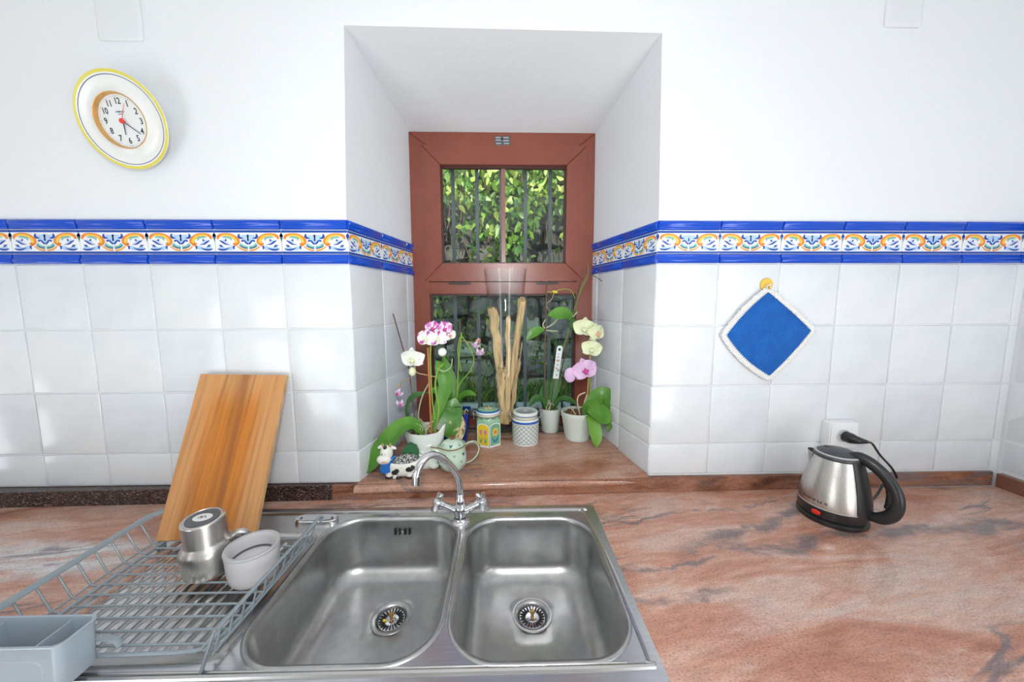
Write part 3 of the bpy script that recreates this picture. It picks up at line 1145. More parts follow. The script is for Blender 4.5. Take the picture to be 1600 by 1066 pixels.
def make_bowl(b, drain, dirt):
    depth = .168
    mb = MB()
    rings = [offset_rr(b, -.0105, BR + .0105, DZ + .0002), offset_rr(b, -.0085, BR + .0085, DZ + .0030), offset_rr(b, -.0045, BR + .0045, DZ + .0038), offset_rr(b, 0, BR, DZ + .0022), offset_rr(b, .003, BR - .003, DZ - .006)]
    for f in (.25, .5, .75, 1):
        rings.append(offset_rr(b, .003 + .010 * f, BR - .006 - .006 * f, -.115 * f))
    R = .050
    for k in range(1, 7):
        a = PI / 2 * k / 6
        rings.append(offset_rr(b, .013 + R * (1 - math.cos(a)), BR - .014 - R * .5 * (1 - math.cos(a)), -.115 - (R - .004) * math.sin(a)))
    last = rings[-1]
    dv = Vector((drain[0], drain[1], 0))
    zf = last[0].z
    c_r = []
    for p in last:
        d = Vector((p.x, p.y, 0)) - dv
        c_r.append(d)
    for f, zz in ((.75, -.0015), (.5, -.003), (.25, -.0045)):
        rings.append([dv + d * f + d.normalized() * (1 - f) * .05 + Vector((0, 0, zf + zz)) for d in c_r])
    rings.append([dv + d.normalized() * .0505 + Vector((0, 0, zf - .006)) for d in c_r])
    rings.append([dv + d.normalized() * .045 + Vector((0, 0, zf - .012)) for d in c_r])
    rings.append([dv + d.normalized() * .040 + Vector((0, 0, zf - .032)) for d in c_r])
    mb.loft(rings, caps=(False, True))
    bo = obj('bowl', mb, STEEL_B, sink, angle=60)
    zd = zf - .006
    st = obj('strainer', MB().lathe([(.0520, .0004), (.0510, .0016), (.0475, .0018), (.0400, -.0010), (.0370, -.0060), (.0350, -.0200), (.034, -.022), (.0, -.022)], (drain[0], drain[1], zd), 40, (False, False)), STEEL_B, sink)
    obj('basket', MB().lathe([(.0335, -.0085), (.0325, -.006), (.030, -.0055), (.020, -.0075), (.015, -.0055), (.008, -.0050), (.0, -.0050)], (drain[0], drain[1], zd), 32, (False, False)), CHROME, st)
    for k in range(22):
        a = 2 * PI * k / 22
        M = Matrix.Translation((drain[0], drain[1], zd - .0068)) @ Matrix.Rotation(a, 4, 'Z')
        obj('slot', MB().box((.0185, -.0013, 0), (.0315, .0013, .0030), M=M), DARK, st, smooth=False)
    kb = MB()
    kb.lathe([(.0, -.006), (.0042, -.005), (.0036, .003), (.0065, .006), (.0065, .010), (.0045, .0125), (0, .0125)], (drain[0], drain[1], zd), 14)
    obj('lift_knob', kb, BRASS, st)
    if dirt:
        obj('crumb', MB().ellipsoid((drain[0] - .016, drain[1] - .006, zd - .003), (.005, .004, .003), 8, 5), LIMEY, st)
    return bo, zf


bL, zfl = make_bowl(bowlL, (.182, -.283), True)
make_bowl(bowlR, (.545, -.285), False)
for k in range(4):
    x = .150 + .0125 * k + (.004 if k > 1 else 0)
    obj('overflow_slot', MB().box((x, -.139, -.040), (x + .0062, -.1335, -.022)), DARK, bL, smooth=False)
ov = MB()
ov.lathe([(0, 0), (.004, 0), (.003, .0015), (0, .002)], seg=10, M=Matrix.Rotation(PI / 2, 4, 'X'), c=(.1745, -.1365, -.031))
obj('overflow_screw', ov, CHROME, bL)
# drainer pan with ribs running front to back
dp = MB()
dp.loft([rrect(*pan, .03, 5, DZ), rrect(pan[0] + .004, pan[1] + .004, pan[2] - .004, pan[3] - .004, .027, 5, DZ - .006), rrect(pan[0] + .010, pan[1] + .010, pan[2] - .010, pan[3] - .010, .024, 5, DZ - .0085)], caps=(False, True))
dr = obj('drainer', dp, STEEL, sink, angle=60)
for k in range(13):
    x = pan[0] + .030 + k * .0265
    obj('drainer_rib', MB().tube([(x, pan[1] + .03, -.006), (x, pan[1] + .05, -.0045), (x, pan[3] - .05, -.0045), (x, pan[3] - .03, -.006)], .0085, 8, flat=.38, up=(0, 0, 1)), STEEL, dr)
# oval plate of the waste control, flat on the back of the deck
cp = MB()
ov_ = lambda d, z: [Vector((-.075 + (.062 - d) * math.copysign(abs(math.cos(a)) ** .45, math.cos(a)), -.134 + (.020 - d) * math.copysign(abs(math.sin(a)) ** .9, math.sin(a)), z)) for a in [2 * PI * k / 40 for k in range(40)]]
cp.loft([ov_(0, DZ), ov_(.0005, DZ + .009), ov_(.003, DZ + .0115), ov_(.006, DZ + .0105)], caps=(False, True))
pc = obj('waste_control_plate', cp, CHROME, sink, label='oval chromed cover plate on the deck')
for x in (-.118, -.03):
    obj('screw', MB().lathe([(0, DZ + .010), (.0035, DZ + .010), (.003, DZ + .0125), (0, DZ + .0128)], (x, -.134, 0), 10), DGREY, pc)

# ------------------------------------------------------------------ tap
TX, TY = .347, -.150
tap = thing('mixer_tap', 'chrome mixer tap with a curved swan neck spout and two cross handles', 'tap', (TX, TY, DZ))
b = MB()
b.lathe([(.027, .0), (.027, .004), (.024, .007), (.0195, .012), (.0185, .030), (.0200, .040), (.0175, .052), (.0135, .058), (.0125, .062), (.0, .062)], (TX, TY, DZ), 28)
obj('body', b, CHROME, tap)
b = MB()
b.lathe([(.0125, .058), (.0145, .060), (.0145, .074), (.0125, .077), (.0125, .084), (.011, .088), (0, .088)], (TX, TY, DZ), 14)
obj('swivel_nut', b, CHROME, tap)
sp = [(TX, TY, .08), (TX, TY, .105), (.3405, -.1562, .150), (.3171, -.1786, .199), (.2953, -.1995, .2275), (.2790, -.2150, .2365), (.2643, -.2291, .230), (.2530, -.2400, .212), (.2475, -.2450, .190)]
b = MB().tube(sp, .0098, 14, smooth=6)
so = obj('spout', b, CHROME, tap)
b = MB().tube([(.2480, -.2445, .194), (.2470, -.2455, .172)], .0122, 14)
obj('aerator', b, CHROME, so)
for s in (-1, 1):
    a0 = Vector((TX + s * .008, TY, DZ + .034))
    ax = Vector((s * .86, -.10, .48)).normalized()
    a1 = a0 + ax * .056
    b = MB()
    b.tube([a0, a0 + ax * .020, a0 + ax * .022, a0 + ax * .044, a0 + ax * .046, a1], [.0125, .0125, .0105, .0105, .0125, .0125], 14)
    hd = obj('valve_arm', b, CHROME, tap)
    b = MB()
    c = a1 + ax * .010
    b.tube([a1 - ax * .001, a1 + ax * .004, a1 + ax * .018, a1 + ax * .022], [.011, .0135, .0125, .007], 14)
    hh = obj('cross_handle', b, CHROME, tap)
    e1 = ax.cross(Vector((0, 1, 0))).normalized()
    e2 = ax.cross(e1).normalized()
    for k in range(4):
        an = k * PI / 2 + .25 * s
        d = e1 * math.cos(an) + e2 * math.sin(an)
        obj('spoke', MB().tube([c + d * .008, c + d * .014, c + d * .032, c + d * .035], [.0062, .0068, .0062, .0035], 10), CHROME, hh)

# ------------------------------------------------------------------ dish rack
rack = thing('dish_rack', 'blue grey wire dish rack standing over the drainer', 'dish rack', (-.24, -.38, 0))
FZ = .018
for k in range(11):
    y = -.232 - .0292 * k
    x0, x1 = -.412, -.054
    pts = [(x0 - .008, y, FZ), (x1 + .008, y, FZ)]
    obj('floor_wire', MB().tube(pts, .0023, 6), RACK, rack)
obj('base_rail', MB().tube([(-.418, -.215, FZ - .002), (-.420, -.3, FZ - .002), (-.420, -.42, FZ - .002), (-.416, -.56, FZ - .002)], .0042, 8), RACK, rack)
obj('base_rail', MB().tube([(-.045, -.215, FZ - .002), (-.046, -.35, FZ - .002), (-.054, -.49, FZ - .002), (-.072, -.522, FZ - .002), (-.110, -.538, FZ - .002), (-.42, -.540, FZ - .002)], .0036, 8, smooth=4), RACK, rack)
# outer flared sides: flat band on top, lower wire, uprights
LT = [(-.395, -.186, .078), (-.440, -.190, .078), (-.461, -.204, .077), (-.468, -.240, .076), (-.466, -.40, .076), (-.462, -.60, .076)]
LB_ = [(-.428, -.235, .0195), (-.438, -.262, .0195), (-.440, -.40, .0195), (-.438, -.60, .0195)]
obj('top_band', MB().tube(LT, .0080, 8, smooth=4, flat=.35, up=(.45, 0, .9)), RACK, rack)
obj('lower_wire', MB().tube(LB_, .0022, 6, smooth=3), RACK, rack)
for k in range(11):
    y = -.240 - .0345 * k
    obj('upright', MB().tube([(-.4675, y, .076), (-.4395, y - .003, .021), (-.424, y - .003, .0165)], .0021, 6), RACK, rack)
RT = [(-.0215, -.218, .050), (-.0160, -.216, .062), (-.0200, -.222, .0695), (-.0200, -.262, .0690), (-.0270, -.40, .0680), (-.0330, -.545, .0670)]
obj('top_band', MB().tube(RT, .0075, 8, smooth=4, flat=.35, up=(-.4, 0, .9)), RACK, rack)
obj('lower_wire', MB().tube([(-.034, -.225, .0195), (-.038, -.40, .0195), (-.044, -.548, .0195)], .0021, 6), RACK, rack)
for k in range(11):
    y = -.236 - .0300 * k
    f = k / 10
    obj('upright', MB().tube([(-.0200 - .013 * f, y, .068), (-.034 - .010 * f, y - .002, .021), (-.050, y - .002, .0160)], .0020, 6), RACK, rack)
b = MB()
b.loft([[Vector((-.031, -.548, .068)), Vector((-.036, -.546, .068)), Vector((-.055, -.554, .004)), Vector((-.049, -.558, .004))], [Vector((-.029, -.556, .067)), Vector((-.034, -.554, .067)), Vector((-.052, -.566, .006)), Vector((-.046, -.570, .006))]])
obj('corner_foot', b, RACK, rack)
obj('corner_foot', MB().box((-.428, -.245, .0036), (-.418, -.228, .018)), RACK, rack)
obj('corner_foot', MB().box((-.050, -.235, .0036), (-.040, -.222, .018)), RACK, rack)

# cutlery tub hung at the front of the rack
tub = thing('cutlery_tub', 'grey blue plastic cutlery tub with dividers at the front of the rack', 'cutlery holder', (-.36, -.575, .0185))
b = MB()
TXa, TXb, TYa, TYb, TZ0, TZ1 = -.500, -.232, -.6020, -.5430, .0185, .098
def trr(d, z, tp):
    return rrect(TXa + d + tp, TYa + d + tp * .25, TXb - d - tp, TYb - d - tp * .25, .012, 5, z)
b.loft([trr(0, TZ0, .006), trr(0, TZ1 - .004, .0005), trr(-.0015, TZ1 - .002, 0), trr(-.0012, TZ1, 0), trr(.0022, TZ1, 0), trr(.0030, TZ1 - .002, 0), trr(.003, TZ0 + .003, .006)], caps=(True, True))
obj('shell', b, TUB, tub)
for x in (-.278, -.390):
    obj('divider', MB().box((x - .0012, TYa + .003, TZ0 + .003), (x + .0012, TYb - .003, TZ1 - .007)), TUB, tub, smooth=False)
obj('hook', MB().tube([(-.262, TYb + .001, .052), (-.225, TYb + .002, .050), (-.212, TYb + .002, .047), (-.206, TYb + .002, .036)], .006, 8, flat=.6), RACK, tub)
fl = MB()
q = [Vector((p.x, TYa + .0012, p.y)) for p in rrect(TXa + .03, .010, TXb - .030, .072, .014, 5)]
fl.tube(q, .0013, 6, closed=True)
obj('moulded_panel_line', fl, TUB, tub)

# ------------------------------------------------------------------ cutting board leaning on the wall
board = thing('cutting_board', 'tall orange brown wooden cutting board leaning against the tiled wall', 'cutting board', (-.32, -.13, .02))
bl, br_ = Vector((-.434, -.2395, .0215)), Vector((-.190, -.2270, .0215))
tl, tr_ = Vector((-.4625, -.0225, .4215)), Vector((-.2015, -.0225, .4160))
nb = (br_ - bl).cross(tl - bl).normalized()
if nb.y > 0:
    nb = -nb
th = .016
rings = []
for d, k in ((0, 0), (.0015, .0), (th - .0015, 0), (th, 0)):
    ins = .0012 if d in (0, th) else 0
    ctr = (bl + br_ + tl + tr_) / 4
    rings.append([p + (ctr - p).normalized() * ins - nb * d for p in (bl, br_, tr_, tl)])
b = MB()
b.loft(rings)
b.mi = [0] * len(b.f)
for i, f in enumerate(b.f):
    if len(f) == 4 and i < 12:
        b.mi[i] = 1
bo = obj('plank', b, [WOOD, WOODE], board, smooth=False)
for i, p in enumerate(bo.data.polygons):
    p.material_index = 0 if abs(p.normal.dot(nb)) > .9 else 1

# ------------------------------------------------------------------ mugs on the rack
MX, MY, MZ = -.212, -.338, FZ + .0023
KSC = .94
th_ = thing('insulated_mug', 'brushed steel insulated mug turned upside down in the dish rack', 'mug', (MX, MY, MZ))
prof = [(.0460, .0), (.0510, .004), (.0535, .018), (.0545, .045), (.0545, .060), (.0520, .070), (.0450, .080), (.0425, .086), (.0425, .138), (.0418, .1415), (.0400, .1435), (.0375, .1440), (.0365, .1425), (.0, .1425)]
tilt = Matrix.Translation((MX, MY, MZ)) @ Matrix.Rotation(.07, 4, 'X') @ Matrix.Translation((0, 0, .0025)) @ Matrix.Diagonal((.96, .96, .91, 1))
b = MB().lathe(prof, seg=44, M=tilt)
bd = obj('body', b, STEEL_K, th_)
b = MB().lathe([(.0, .1428), (.0335, .1428), (.0335, .1438), (.0, .1438)], seg=32, M=tilt)
obj('base_disc', b, DGREY, th_)
b = MB()
b.add([tilt @ Vector((.021 * math.cos(2 * PI * k / 24), .015 * math.sin(2 * PI * k / 24), .1442)) for k in range(24)], [tuple(range(24))])
lb = obj('label', b, LABELW, th_, smooth=False, label='oval white sticker')
b = MB().tube([tilt @ Vector(p) for p in ((-.010, -.003, .1444), (-.004, .004, .1444), (-.002, -.004, .1444), (.003, .005, .1444), (.008, -.002, .1444))], .0009, 5, smooth=4)
obj('print_mark', b, DGREY, lb)
hp = [(.049, -.004, .066), (.066, -.010, .078), (.082, -.013, .070), (.085, -.012, .050), (.080, -.010, .026), (.068, -.008, .016), (.052, -.004, .020)]
hp = [tilt @ (Matrix.Rotation(.62, 4, 'Z') @ Vector((.049 + (p[0] - .049) * .78, p[1], p[2]))) for p in hp]
obj('handle', MB().tube(hp, [.0095, .0105, .009, .0065, .0065, .0065, .006], 10, smooth=5), STEEL_K, th_)

CX, CY, CZ = -.0925, -.3660, FZ + .0023
cup = thing('thermos_cup', 'pale grey plastic cup standing upright beside the steel mug', 'cup', (CX, CY, CZ))
prof = [(.0, 0), (.036, .0), (.0425, .003), (.0475, .012), (.0500, .030), (.0515, .062), (.0525, .078), (.0520, .0825), (.0500, .0845), (.0465, .0845), (.0450, .082), (.0440, .062), (.0425, .050), (.0, .050)]
prof = [(r_, z_ * .92) for r_, z_ in prof]
obj('body', MB().lathe(prof, (CX, CY, CZ), 44, (False, False)), MUGW, cup)
obj('seal_ring', MB().lathe([(.0432, .0495), (.0395, .0495), (.0395, .0463), (.0432, .0463)], (CX, CY, CZ), 40, (False, False)), DGREY, cup)
obj('rim_ring', MB().lathe([(.0525, .0725), (.0538, .0750), (.0525, .0788), (.0490, .0795), (.0462, .0783)], (CX, CY, CZ), 44, (False, False)), GREYPL, cup)

# ------------------------------------------------------------------ kettle (handle along local +x)
KX, KY = 1.452, -.142
kettle = thing('electric_kettle', 'brushed steel electric kettle with black handle and lid near the right corner', 'kettle', (KX, KY, 0), math.radians(-62))
kettle.scale = (KSC, KSC, KSC)
def kpart(name, mb, m, p=None, **kw):
    return obj(name, mb, m, p or kettle, world=False, **kw)
kpart('power_base', MB().lathe([(.074, .0), (.086, .002), (.0885, .008), (.0875, .014), (.080, .019), (.0, .019)], seg=48), BLACK)
kprof = [(.0870, .0500), (.0868, .056), (.0850, .075), (.0800, .105), (.0725, .140), (.0640, .172), (.0570, .196), (.0545, .204)]
band = [(.078, .0195), (.0850, .0215), (.0868, .030), (.0872, .050), (.084, .0515)]
bnd = kpart('lower_band', MB().lathe(band, seg=48, caps=(True, False)), BLACK)
kpart('band_line', MB().lathe([(.0868, .0492), (.0879, .0502), (.0879, .0518), (.0868, .0525)], seg=48, caps=(False, False)), GREYPL)
body = kpart('body', MB().lathe(kprof, seg=64, caps=(False, False)), STEEL_K)
lid = kpart('lid', MB().lathe([(.0575, .1975), (.0590, .2010), (.0585, .2060), (.0555, .2095), (.0500, .2130), (.0380, .2190), (.0200, .2230), (.0, .2235)], seg=44, caps=(False, False)), mat('lid_plastic', (.05, .055, .06), .4))
kpart('lid_trim', MB().lathe([(.0560, .2085), (.0562, .2105), (.0525, .2128), (.0505, .2125)], seg=44, caps=(False, False)), GREYPL, lid)
kpart('thumb_recess', MB().ellipsoid((-.020, 0, .2205), (.016, .013, .0035), 14, 6), BLACK, lid)
# dark water-gauge strip on the handle side
st = MB()
for_a = math.radians(33)
def gstrip(u, v):
    a = -for_a + 2 * for_a * u
    z = .051 + .150 * v
    r = lathe_r(kprof, z) + .0022 + .003 * (1 - abs(2 * u - 1)) ** .5
    return (r * math.cos(a), r * math.sin(a), z)
st.grid(12, 12, gstrip)
kpart('gauge_panel', st, BLACK)
hpts = [(.030, 0, .212), (.052, 0, .214), (.078, 0, .205), (.108, 0, .182), (.131, 0, .148), (.139, 0, .110), (.132, 0, .076), (.112, 0, .054), (.084, 0, .046)]
kpart('handle', MB().tube(hpts, [.012, .0165, .0165, .0155, .0155, .0165, .0175, .0175, .013], 16, smooth=6, flat=.85, up=(0, 1, 0)), BLACK)
kpart('handle_grip', MB().tube([(.112, 0, .158), (.124, 0, .138), (.1255, 0, .112), (.118, 0, .088)], [.006, .0115, .0115, .006], 10, smooth=4), BLACK)
spm = MB()
s_o = [(-.050, .030, .197), (-.050, -.030, .197), (-.0725, -.009, .1990), (-.0755, 0, .1995), (-.0725, .009, .1990)]
s_l = [(-.058, .032, .163), (-.058, -.032, .163), (-.0675, -.010, .1650), (-.0690, 0, .1645), (-.0675, .010, .1650)]
spm.loft([s_l, s_o], caps=(True, False))
kpart('spout', spm, STEEL_K)
saz = math.radians(-97)
sw = MB()
for k in range(2):
    pts = []
    for u, v in ell(0, 0, .0125 - .003 * k, .0075 - .002 * k, 18):
        a = saz + u / .087
        r = .0877 + .0022 * k
        pts.append((r * math.cos(a), r * math.sin(a), .0345 + v))
    sw.add(pts, [tuple(range(18))])
sw2 = MB()
sw2.loft([sw.v[:18], sw.v[18:]], caps=(True, True))
sw_o = kpart('power_switch', sw2, RED, label='glossy red switch')
for k, ch in enumerate('novus'):
    tm = text_mesh(ch, .0185, .0002)
    tm.transform(Matrix.Diagonal((1.45, .85, 1, 1)))
    tm.materials.append(INK)
    a = math.radians(-103) + (k - 2) * .178
    z = .0705
    r = lathe_r(kprof, z) + .0006
    o = obj('letter', tm, parent=body, world=False, loc=(r * math.cos(a), r * math.sin(a), z))
    o.rotation_euler = (PI / 2 - .09, 0, a + PI / 2)
# wall socket, then the kettle's own flex and plug
SOX, SOZ = 1.600, .196
SOY = yr(SOX)
sock = thing('wall_socket', 'white plastic wall socket above the kettle with a black plug in it', 'socket', (SOX, SOY, SOZ))
b = MB()
def srr(d, y):
    return [Vector((p.x, y, p.y)) for p in rrect(SOX - .050 + d, SOZ - .045 + d, SOX + .050 - d, SOZ + .045 - d, .006, 3)]
b.loft([srr(0, SOY - .0005), srr(0, SOY - .026), srr(.002, SOY - .030), srr(.006, SOY - .0315)])
obj('housing', b, WPLAST, sock)
RX = Matrix.Rotation(PI / 2, 4, 'X')
obj('insert_ring', MB().lathe([(.0205, .0), (.0225, .0), (.0225, .0030), (.0205, .0022)], (SOX - .004, SOY - .0312, SOZ), 32, (False, False), M=RX), WPLAST, sock)
obj('well', MB().lathe([(.0, .0006), (.0205, .0006), (.0205, .0018)], (SOX - .004, SOY - .0312, SOZ), 32, (True, False), M=RX), mat('socket_grey', (.60, .61, .62), .3), sock)
obj('earth_clip', MB().box((SOX - .016, SOY - .0345, SOZ + .002), (SOX - .005, SOY - .0315, SOZ + .0055)), BRASS, sock, smooth=False)
obj('frame_plate', MB().box((SOX - .046, SOY - .033, SOZ - .041), (SOX - .030, SOY - .0312, SOZ + .041)), WPLAST, sock, smooth=False)
Kinv = (Matrix.Translation((KX, KY, 0)) @ Matrix.Rotation(math.radians(-62), 4, 'Z') @ Matrix.Scale(KSC, 4)).inverted()
def kw_(pts):
    return [Kinv @ Vector(p) for p in pts]
kpart('plug', MB().tube(kw_([(SOX + .004, SOY - .034, SOZ - .002), (SOX + .006, SOY - .052, SOZ - .002), (SOX + .014, SOY - .064, SOZ - .003), (SOX + .032, SOY - .066, SOZ - .006), (SOX + .046, SOY - .064, SOZ - .009)]), [.019, .018, .013, .0085, .006], 14, smooth=4), BLACK)
cordp = [(SOX + .044, SOY - .064, SOZ - .009), (SOX + .070, SOY - .058, SOZ - .018), (SOX + .110, SOY - .048, SOZ - .060), (1.763, SOY - .040, .088), (1.788, SOY - .038, .052), (1.772, SOY - .042, .049), (1.735, SOY - .050, .040), (1.69, SOY - .07, .008), (1.62, -.085, .0045), (1.54, -.105, .0045), (1.505, -.120, .007)]
kpart('power_cord', MB().tube(kw_(cordp), .0036, 8, smooth=5), BLACK)

# ------------------------------------------------------------------ pot holder on its hook
hk = thing('wall_hook', 'round yellow plastic hook stuck to the tiles above the blue pot holder', 'hook', (1.322, .0205, .693))
obj('disc', MB().lathe([(.0205, .0), (.0205, .003), (.018, .0055), (.0, .0065)], (1.322, .0195, .693), 28, M=RX), HOOKY, hk)
obj('hook_arm', MB().tube([(1.322, .014, .687), (1.322, .003, .680), (1.322, .001, .684), (1.322, .001, .690)], .003, 8, smooth=3), HOOKY, hk)
PHc = Vector((1.3335, .010, .5305))
ph = thing('pot_holder', 'square blue crocheted pot holder with a white frilled edge hanging by one corner', 'pot holder', PHc)
cor = [Vector((1.3225, .010, .6720)), Vector((1.4760, .010, .5440)), Vector((1.3440, .007, .3950)), Vector((1.1930, .010, .5310))]
mids = [Vector((1.4120, .010, .6010)), Vector((1.4180, .010, .4700)), Vector((1.2600, .010, .4540)), Vector((1.2540, .010, .6090))]
outl = []
for k in range(4):
    a, m_, c = cor[k], mids[k], cor[(k + 1) % 4]
    for j in range(14):
        t = j / 14
        outl.append((1 - t) ** 2 * a + 2 * t * (1 - t) * (m_ * 2 - (a + c) / 2) + t * t * c)
b = MB()
ct = Vector((1.3340, .006, .5340))
n = len(outl)
rings = []
for f in (1, .97, .8, .6, .4, .2, .02):
    rings.append([ct + (p - ct) * f + Vector((0, (-.0035 if f < .98 else 0) + .0015 * math.sin(9 * p.x + 14 * p.z), 0)) for p in outl])
b.loft(rings, caps=(False, True))
b.loft([[p + Vector((0, .003, 0)) for p in outl], outl], caps=(True, False))
obj('blue_centre', b, CLOTHB, ph, angle=80)
b = MB()
ring = []
for k, p in enumerate(outl):
    d = (p - ct).normalized()
    ring.append(p + d * (.0065))
b.tube(ring, .0078, 8, closed=True, flat=.45, up=(0, 1, 0))
eg = obj('white_edge', b, CLOTHW, ph)
b = MB()
for k in range(n * 2):
    i = k // 2
    p = outl[i].lerp(outl[(i + 1) % n], .5 * (k % 2))
    d = (p - ct).normalized()
    b.ellipsoid(p + d * (.0135 + random.uniform(-.0015, .0015)) + Vector((0, random.uniform(-.001, .001), 0)), (.0042, .0036, .0042), 6, 4)
b2 = MB()
for k in range(n * 2):
    i = k // 2
    p = outl[i].lerp(outl[(i + 1) % n], .5 * (k % 2) + .25)
    d = (p - ct).normalized()
    b2.ellipsoid(p - d * .0005 + Vector((0, -.0030, 0)), (.0026, .002, .0026), 6, 4)
fr_ = obj('frill', b, CLOTHW, ph)
fr_['kind'] = 'stuff'
st_ = obj('border_stitches', b2, CLOTHW, ph)
st_['kind'] = 'stuff'
obj('hanging_loop', MB().tube([(1.318, .006, .676), (1.313, .003, .686), (1.321, -.001, .692), (1.329, .003, .686), (1.326, .006, .676)], .0022, 6, smooth=4), CLOTHW, ph)

# ------------------------------------------------------------------ wall clock: round plate leaning forward
TA = math.radians(15)
CKM = Matrix.Translation((-.585, -.048, 1.1440)) @ Matrix.Rotation(TA, 4, 'X') @ Matrix.Rotation(PI / 2, 4, 'X') @ Matrix.Scale(.94, 4)
clock = thing('wall_clock', 'round cream wall clock with a yellow rim line, high on the left wall', 'clock', (0, 0, 0))
clock.matrix_world = CKM
OFF[clock.name] = None
def cpart(name, mb, m, p=None, **kw):
    return obj(name, mb, m, p or clock, world=False, **kw)
R_ = .130
cp_prof = [(.0, -.018), (.060, -.018), (.095, -.012), (R_ - .003, .001), (R_, .0035), (R_ - .0015, .0055), (.115, .0035), (.103, -.001), (.095, -.0025), (.085, .001), (.078, .0065), (.0745, .0085), (.0735, .0065), (.0725, -.004), (.0, -.004)]
plate = cpart('plate', MB().lathe(cp_prof, seg=72, caps=(False, False)), CREAM)
cpart('yellow_line', MB().lathe([(R_ - .0006, .0048), (R_ - .002, .0060), (.1215, .0047), (.1215, .0040)], seg=72, caps=(False, False)), CYEL, plate)
cpart('navy_line', MB().lathe([(.1168, .0046), (.1152, .0042)], seg=72, caps=(False, False)), CNAVY, plate)
cpart('gold_bezel', MB().lathe([(.0745, .0080), (.0740, .0098), (.0722, .0095), (.0690, -.0020), (.0725, -.0035)], seg=64, caps=(False, False)), GOLD)
dial = cpart('dial', MB().lathe([(.0, -.0032), (.0700, -.0032), (.0700, -.0045)], seg=48, caps=(False, False)), DIAL)
for h in range(1, 13):
    a = PI / 2 - h * PI / 6
    tm = text_mesh(str(h), .0225, .0002, True)
    tm.materials.append(INK)
    tm.transform(Matrix.Diagonal((.80, 1, 1, 1)))
    obj('numeral', tm, parent=dial, world=False, loc=(.0515 * math.cos(a), .0515 * math.sin(a), -.0028))
for k in range(60):
    a = 2 * PI * k / 60
    s = .0011 if k % 5 == 0 else .0006
    obj('minute_dot', MB().lathe([(0, 0), (s, 0), (s, .0003), (0, .0003)], (.0640 * math.cos(a), .0640 * math.sin(a), -.0031), 6), INK, dial, world=False)
for s_, sz, yy in (('SAMBORT', .0058, .0245), ('QUARTZ', .0036, .0185)):
    tm = text_mesh(s_, sz, .0001, True)
    tm.materials.append(INK)
    obj('dial_lettering', tm, parent=dial, world=False, loc=(-.002, yy, -.0029))
def hand(name, deg, ln, wd, z, m, tail=0):
    a = math.radians(90 - deg)
    M = Matrix.Rotation(a, 4, 'Z')
    b = MB()
    vs = [M @ Vector(p) for p in ((-tail, -wd, z), (ln, -wd * .55, z), (ln, wd * .55, z), (-tail, wd, z), (-tail, -wd, z + .0006), (ln, -wd * .55, z + .0006), (ln, wd * .55, z + .0006), (-tail, wd, z + .0006))]
    b.add(vs, [(0, 1, 2, 3), (7, 6, 5, 4), (0, 4, 5, 1), (1, 5, 6, 2), (2, 6, 7, 3), (3, 7, 4, 0)])
    return cpart(name, b, m, smooth=False)
hand('hour_hand', 187, .036, .0017, -.0005, INK)
hand('minute_hand', 129, .053, .0015, .0010, INK)
hand('second_hand', 27, .050, .0007, .0030, CRED)
cpart('hub', MB().lathe([(.0, -.003), (.0035, -.003), (.0035, .002), (.0070, .0022), (.0070, .0045), (.0, .0050)], seg=20), CRED)
cpart('hanger', MB().tube([(0, .10, -.012), (0, .112, -.026), (0, .120, -.034)], .004, 8), GREYPL)

# ------------------------------------------------------------------ blank cover plates high on the wall
COVERM = mat('cover_plate_paint', (.745, .77, .79), .5)


def cover(x0, x1, z0, z1, y, label):
    b = MB()
    rings = []
    for d, yy in ((0, y + .002), (0, y - .004), (.003, y - .0075), (.008, y - .008)):
        rings.append([Vector((p.x, yy, p.y)) for p in rrect(x0 + d, z0 + d, x1 - d, z1 - d, .008, 3)])
    b.loft(rings)
    t = thing('cover_plate', label, 'cover plate', ((x0 + x1) / 2, y, z0))
    obj('plate', b, COVERM, t)
    obj('screw', MB().lathe([(0, 0), (.004, 0), (.003, .002), (0, .002)], ((x0 + x1) / 2, y - .0075, z1 - .012), 10, M=RX), PLASTER, t)


cover(-.674, -.549, 1.383, 1.508, .0035, 'blank white junction cover plate high on the wall above the clock')
cover(1.6285, 1.7430, 1.4635, 1.578, yr(1.68) + .0035, 'blank white junction cover plate at the top of the right wall')

# ------------------------------------------------------------------ things on the window sill
def strap_leaf(pts, width, fold=.25, n=6, up=None, tip=1.0, base=.35, roll=0):
    """broad orchid leaf along a spine; width is the half width; two-sided sheet with thickness"""
    P = catmull(pts, n)
    N = len(P)
    top, bot = [], []
    upv = Vector(up) if up is not None else Vector((0, 0, 1))
    for i, p in enumerate(P):
        f = i / (N - 1)
        t = (P[min(i + 1, N - 1)] - P[max(i - 1, 0)]).normalized()
        sd = t.cross(upv)
        if sd.length < 1e-4:
            sd = Vector((1, 0, 0))
        sd.normalize()
        nm = sd.cross(t).normalized()
        w = width * (base + (1 - base) * math.sin(min(f / .55, 1) * PI / 2)) * (1 - max(0, (f - .5) / .5) ** 2.4 * tip)
        w = max(w, .0008)
        row, rowb = [], []
        for s in (-1, -.5, 0, .5, 1):
            q = p + sd * (w * s) + nm * (abs(s) * w * fold)
            row.append(q + nm * .0009)
            rowb.append(q - nm * .0009)
        top.append(row)
        bot.append(rowb)
    mb = MB()
    mb.loft([a + b[::-1] for a, b in zip(top, bot)], True, (True, True))
    return mb


PETALS = {}


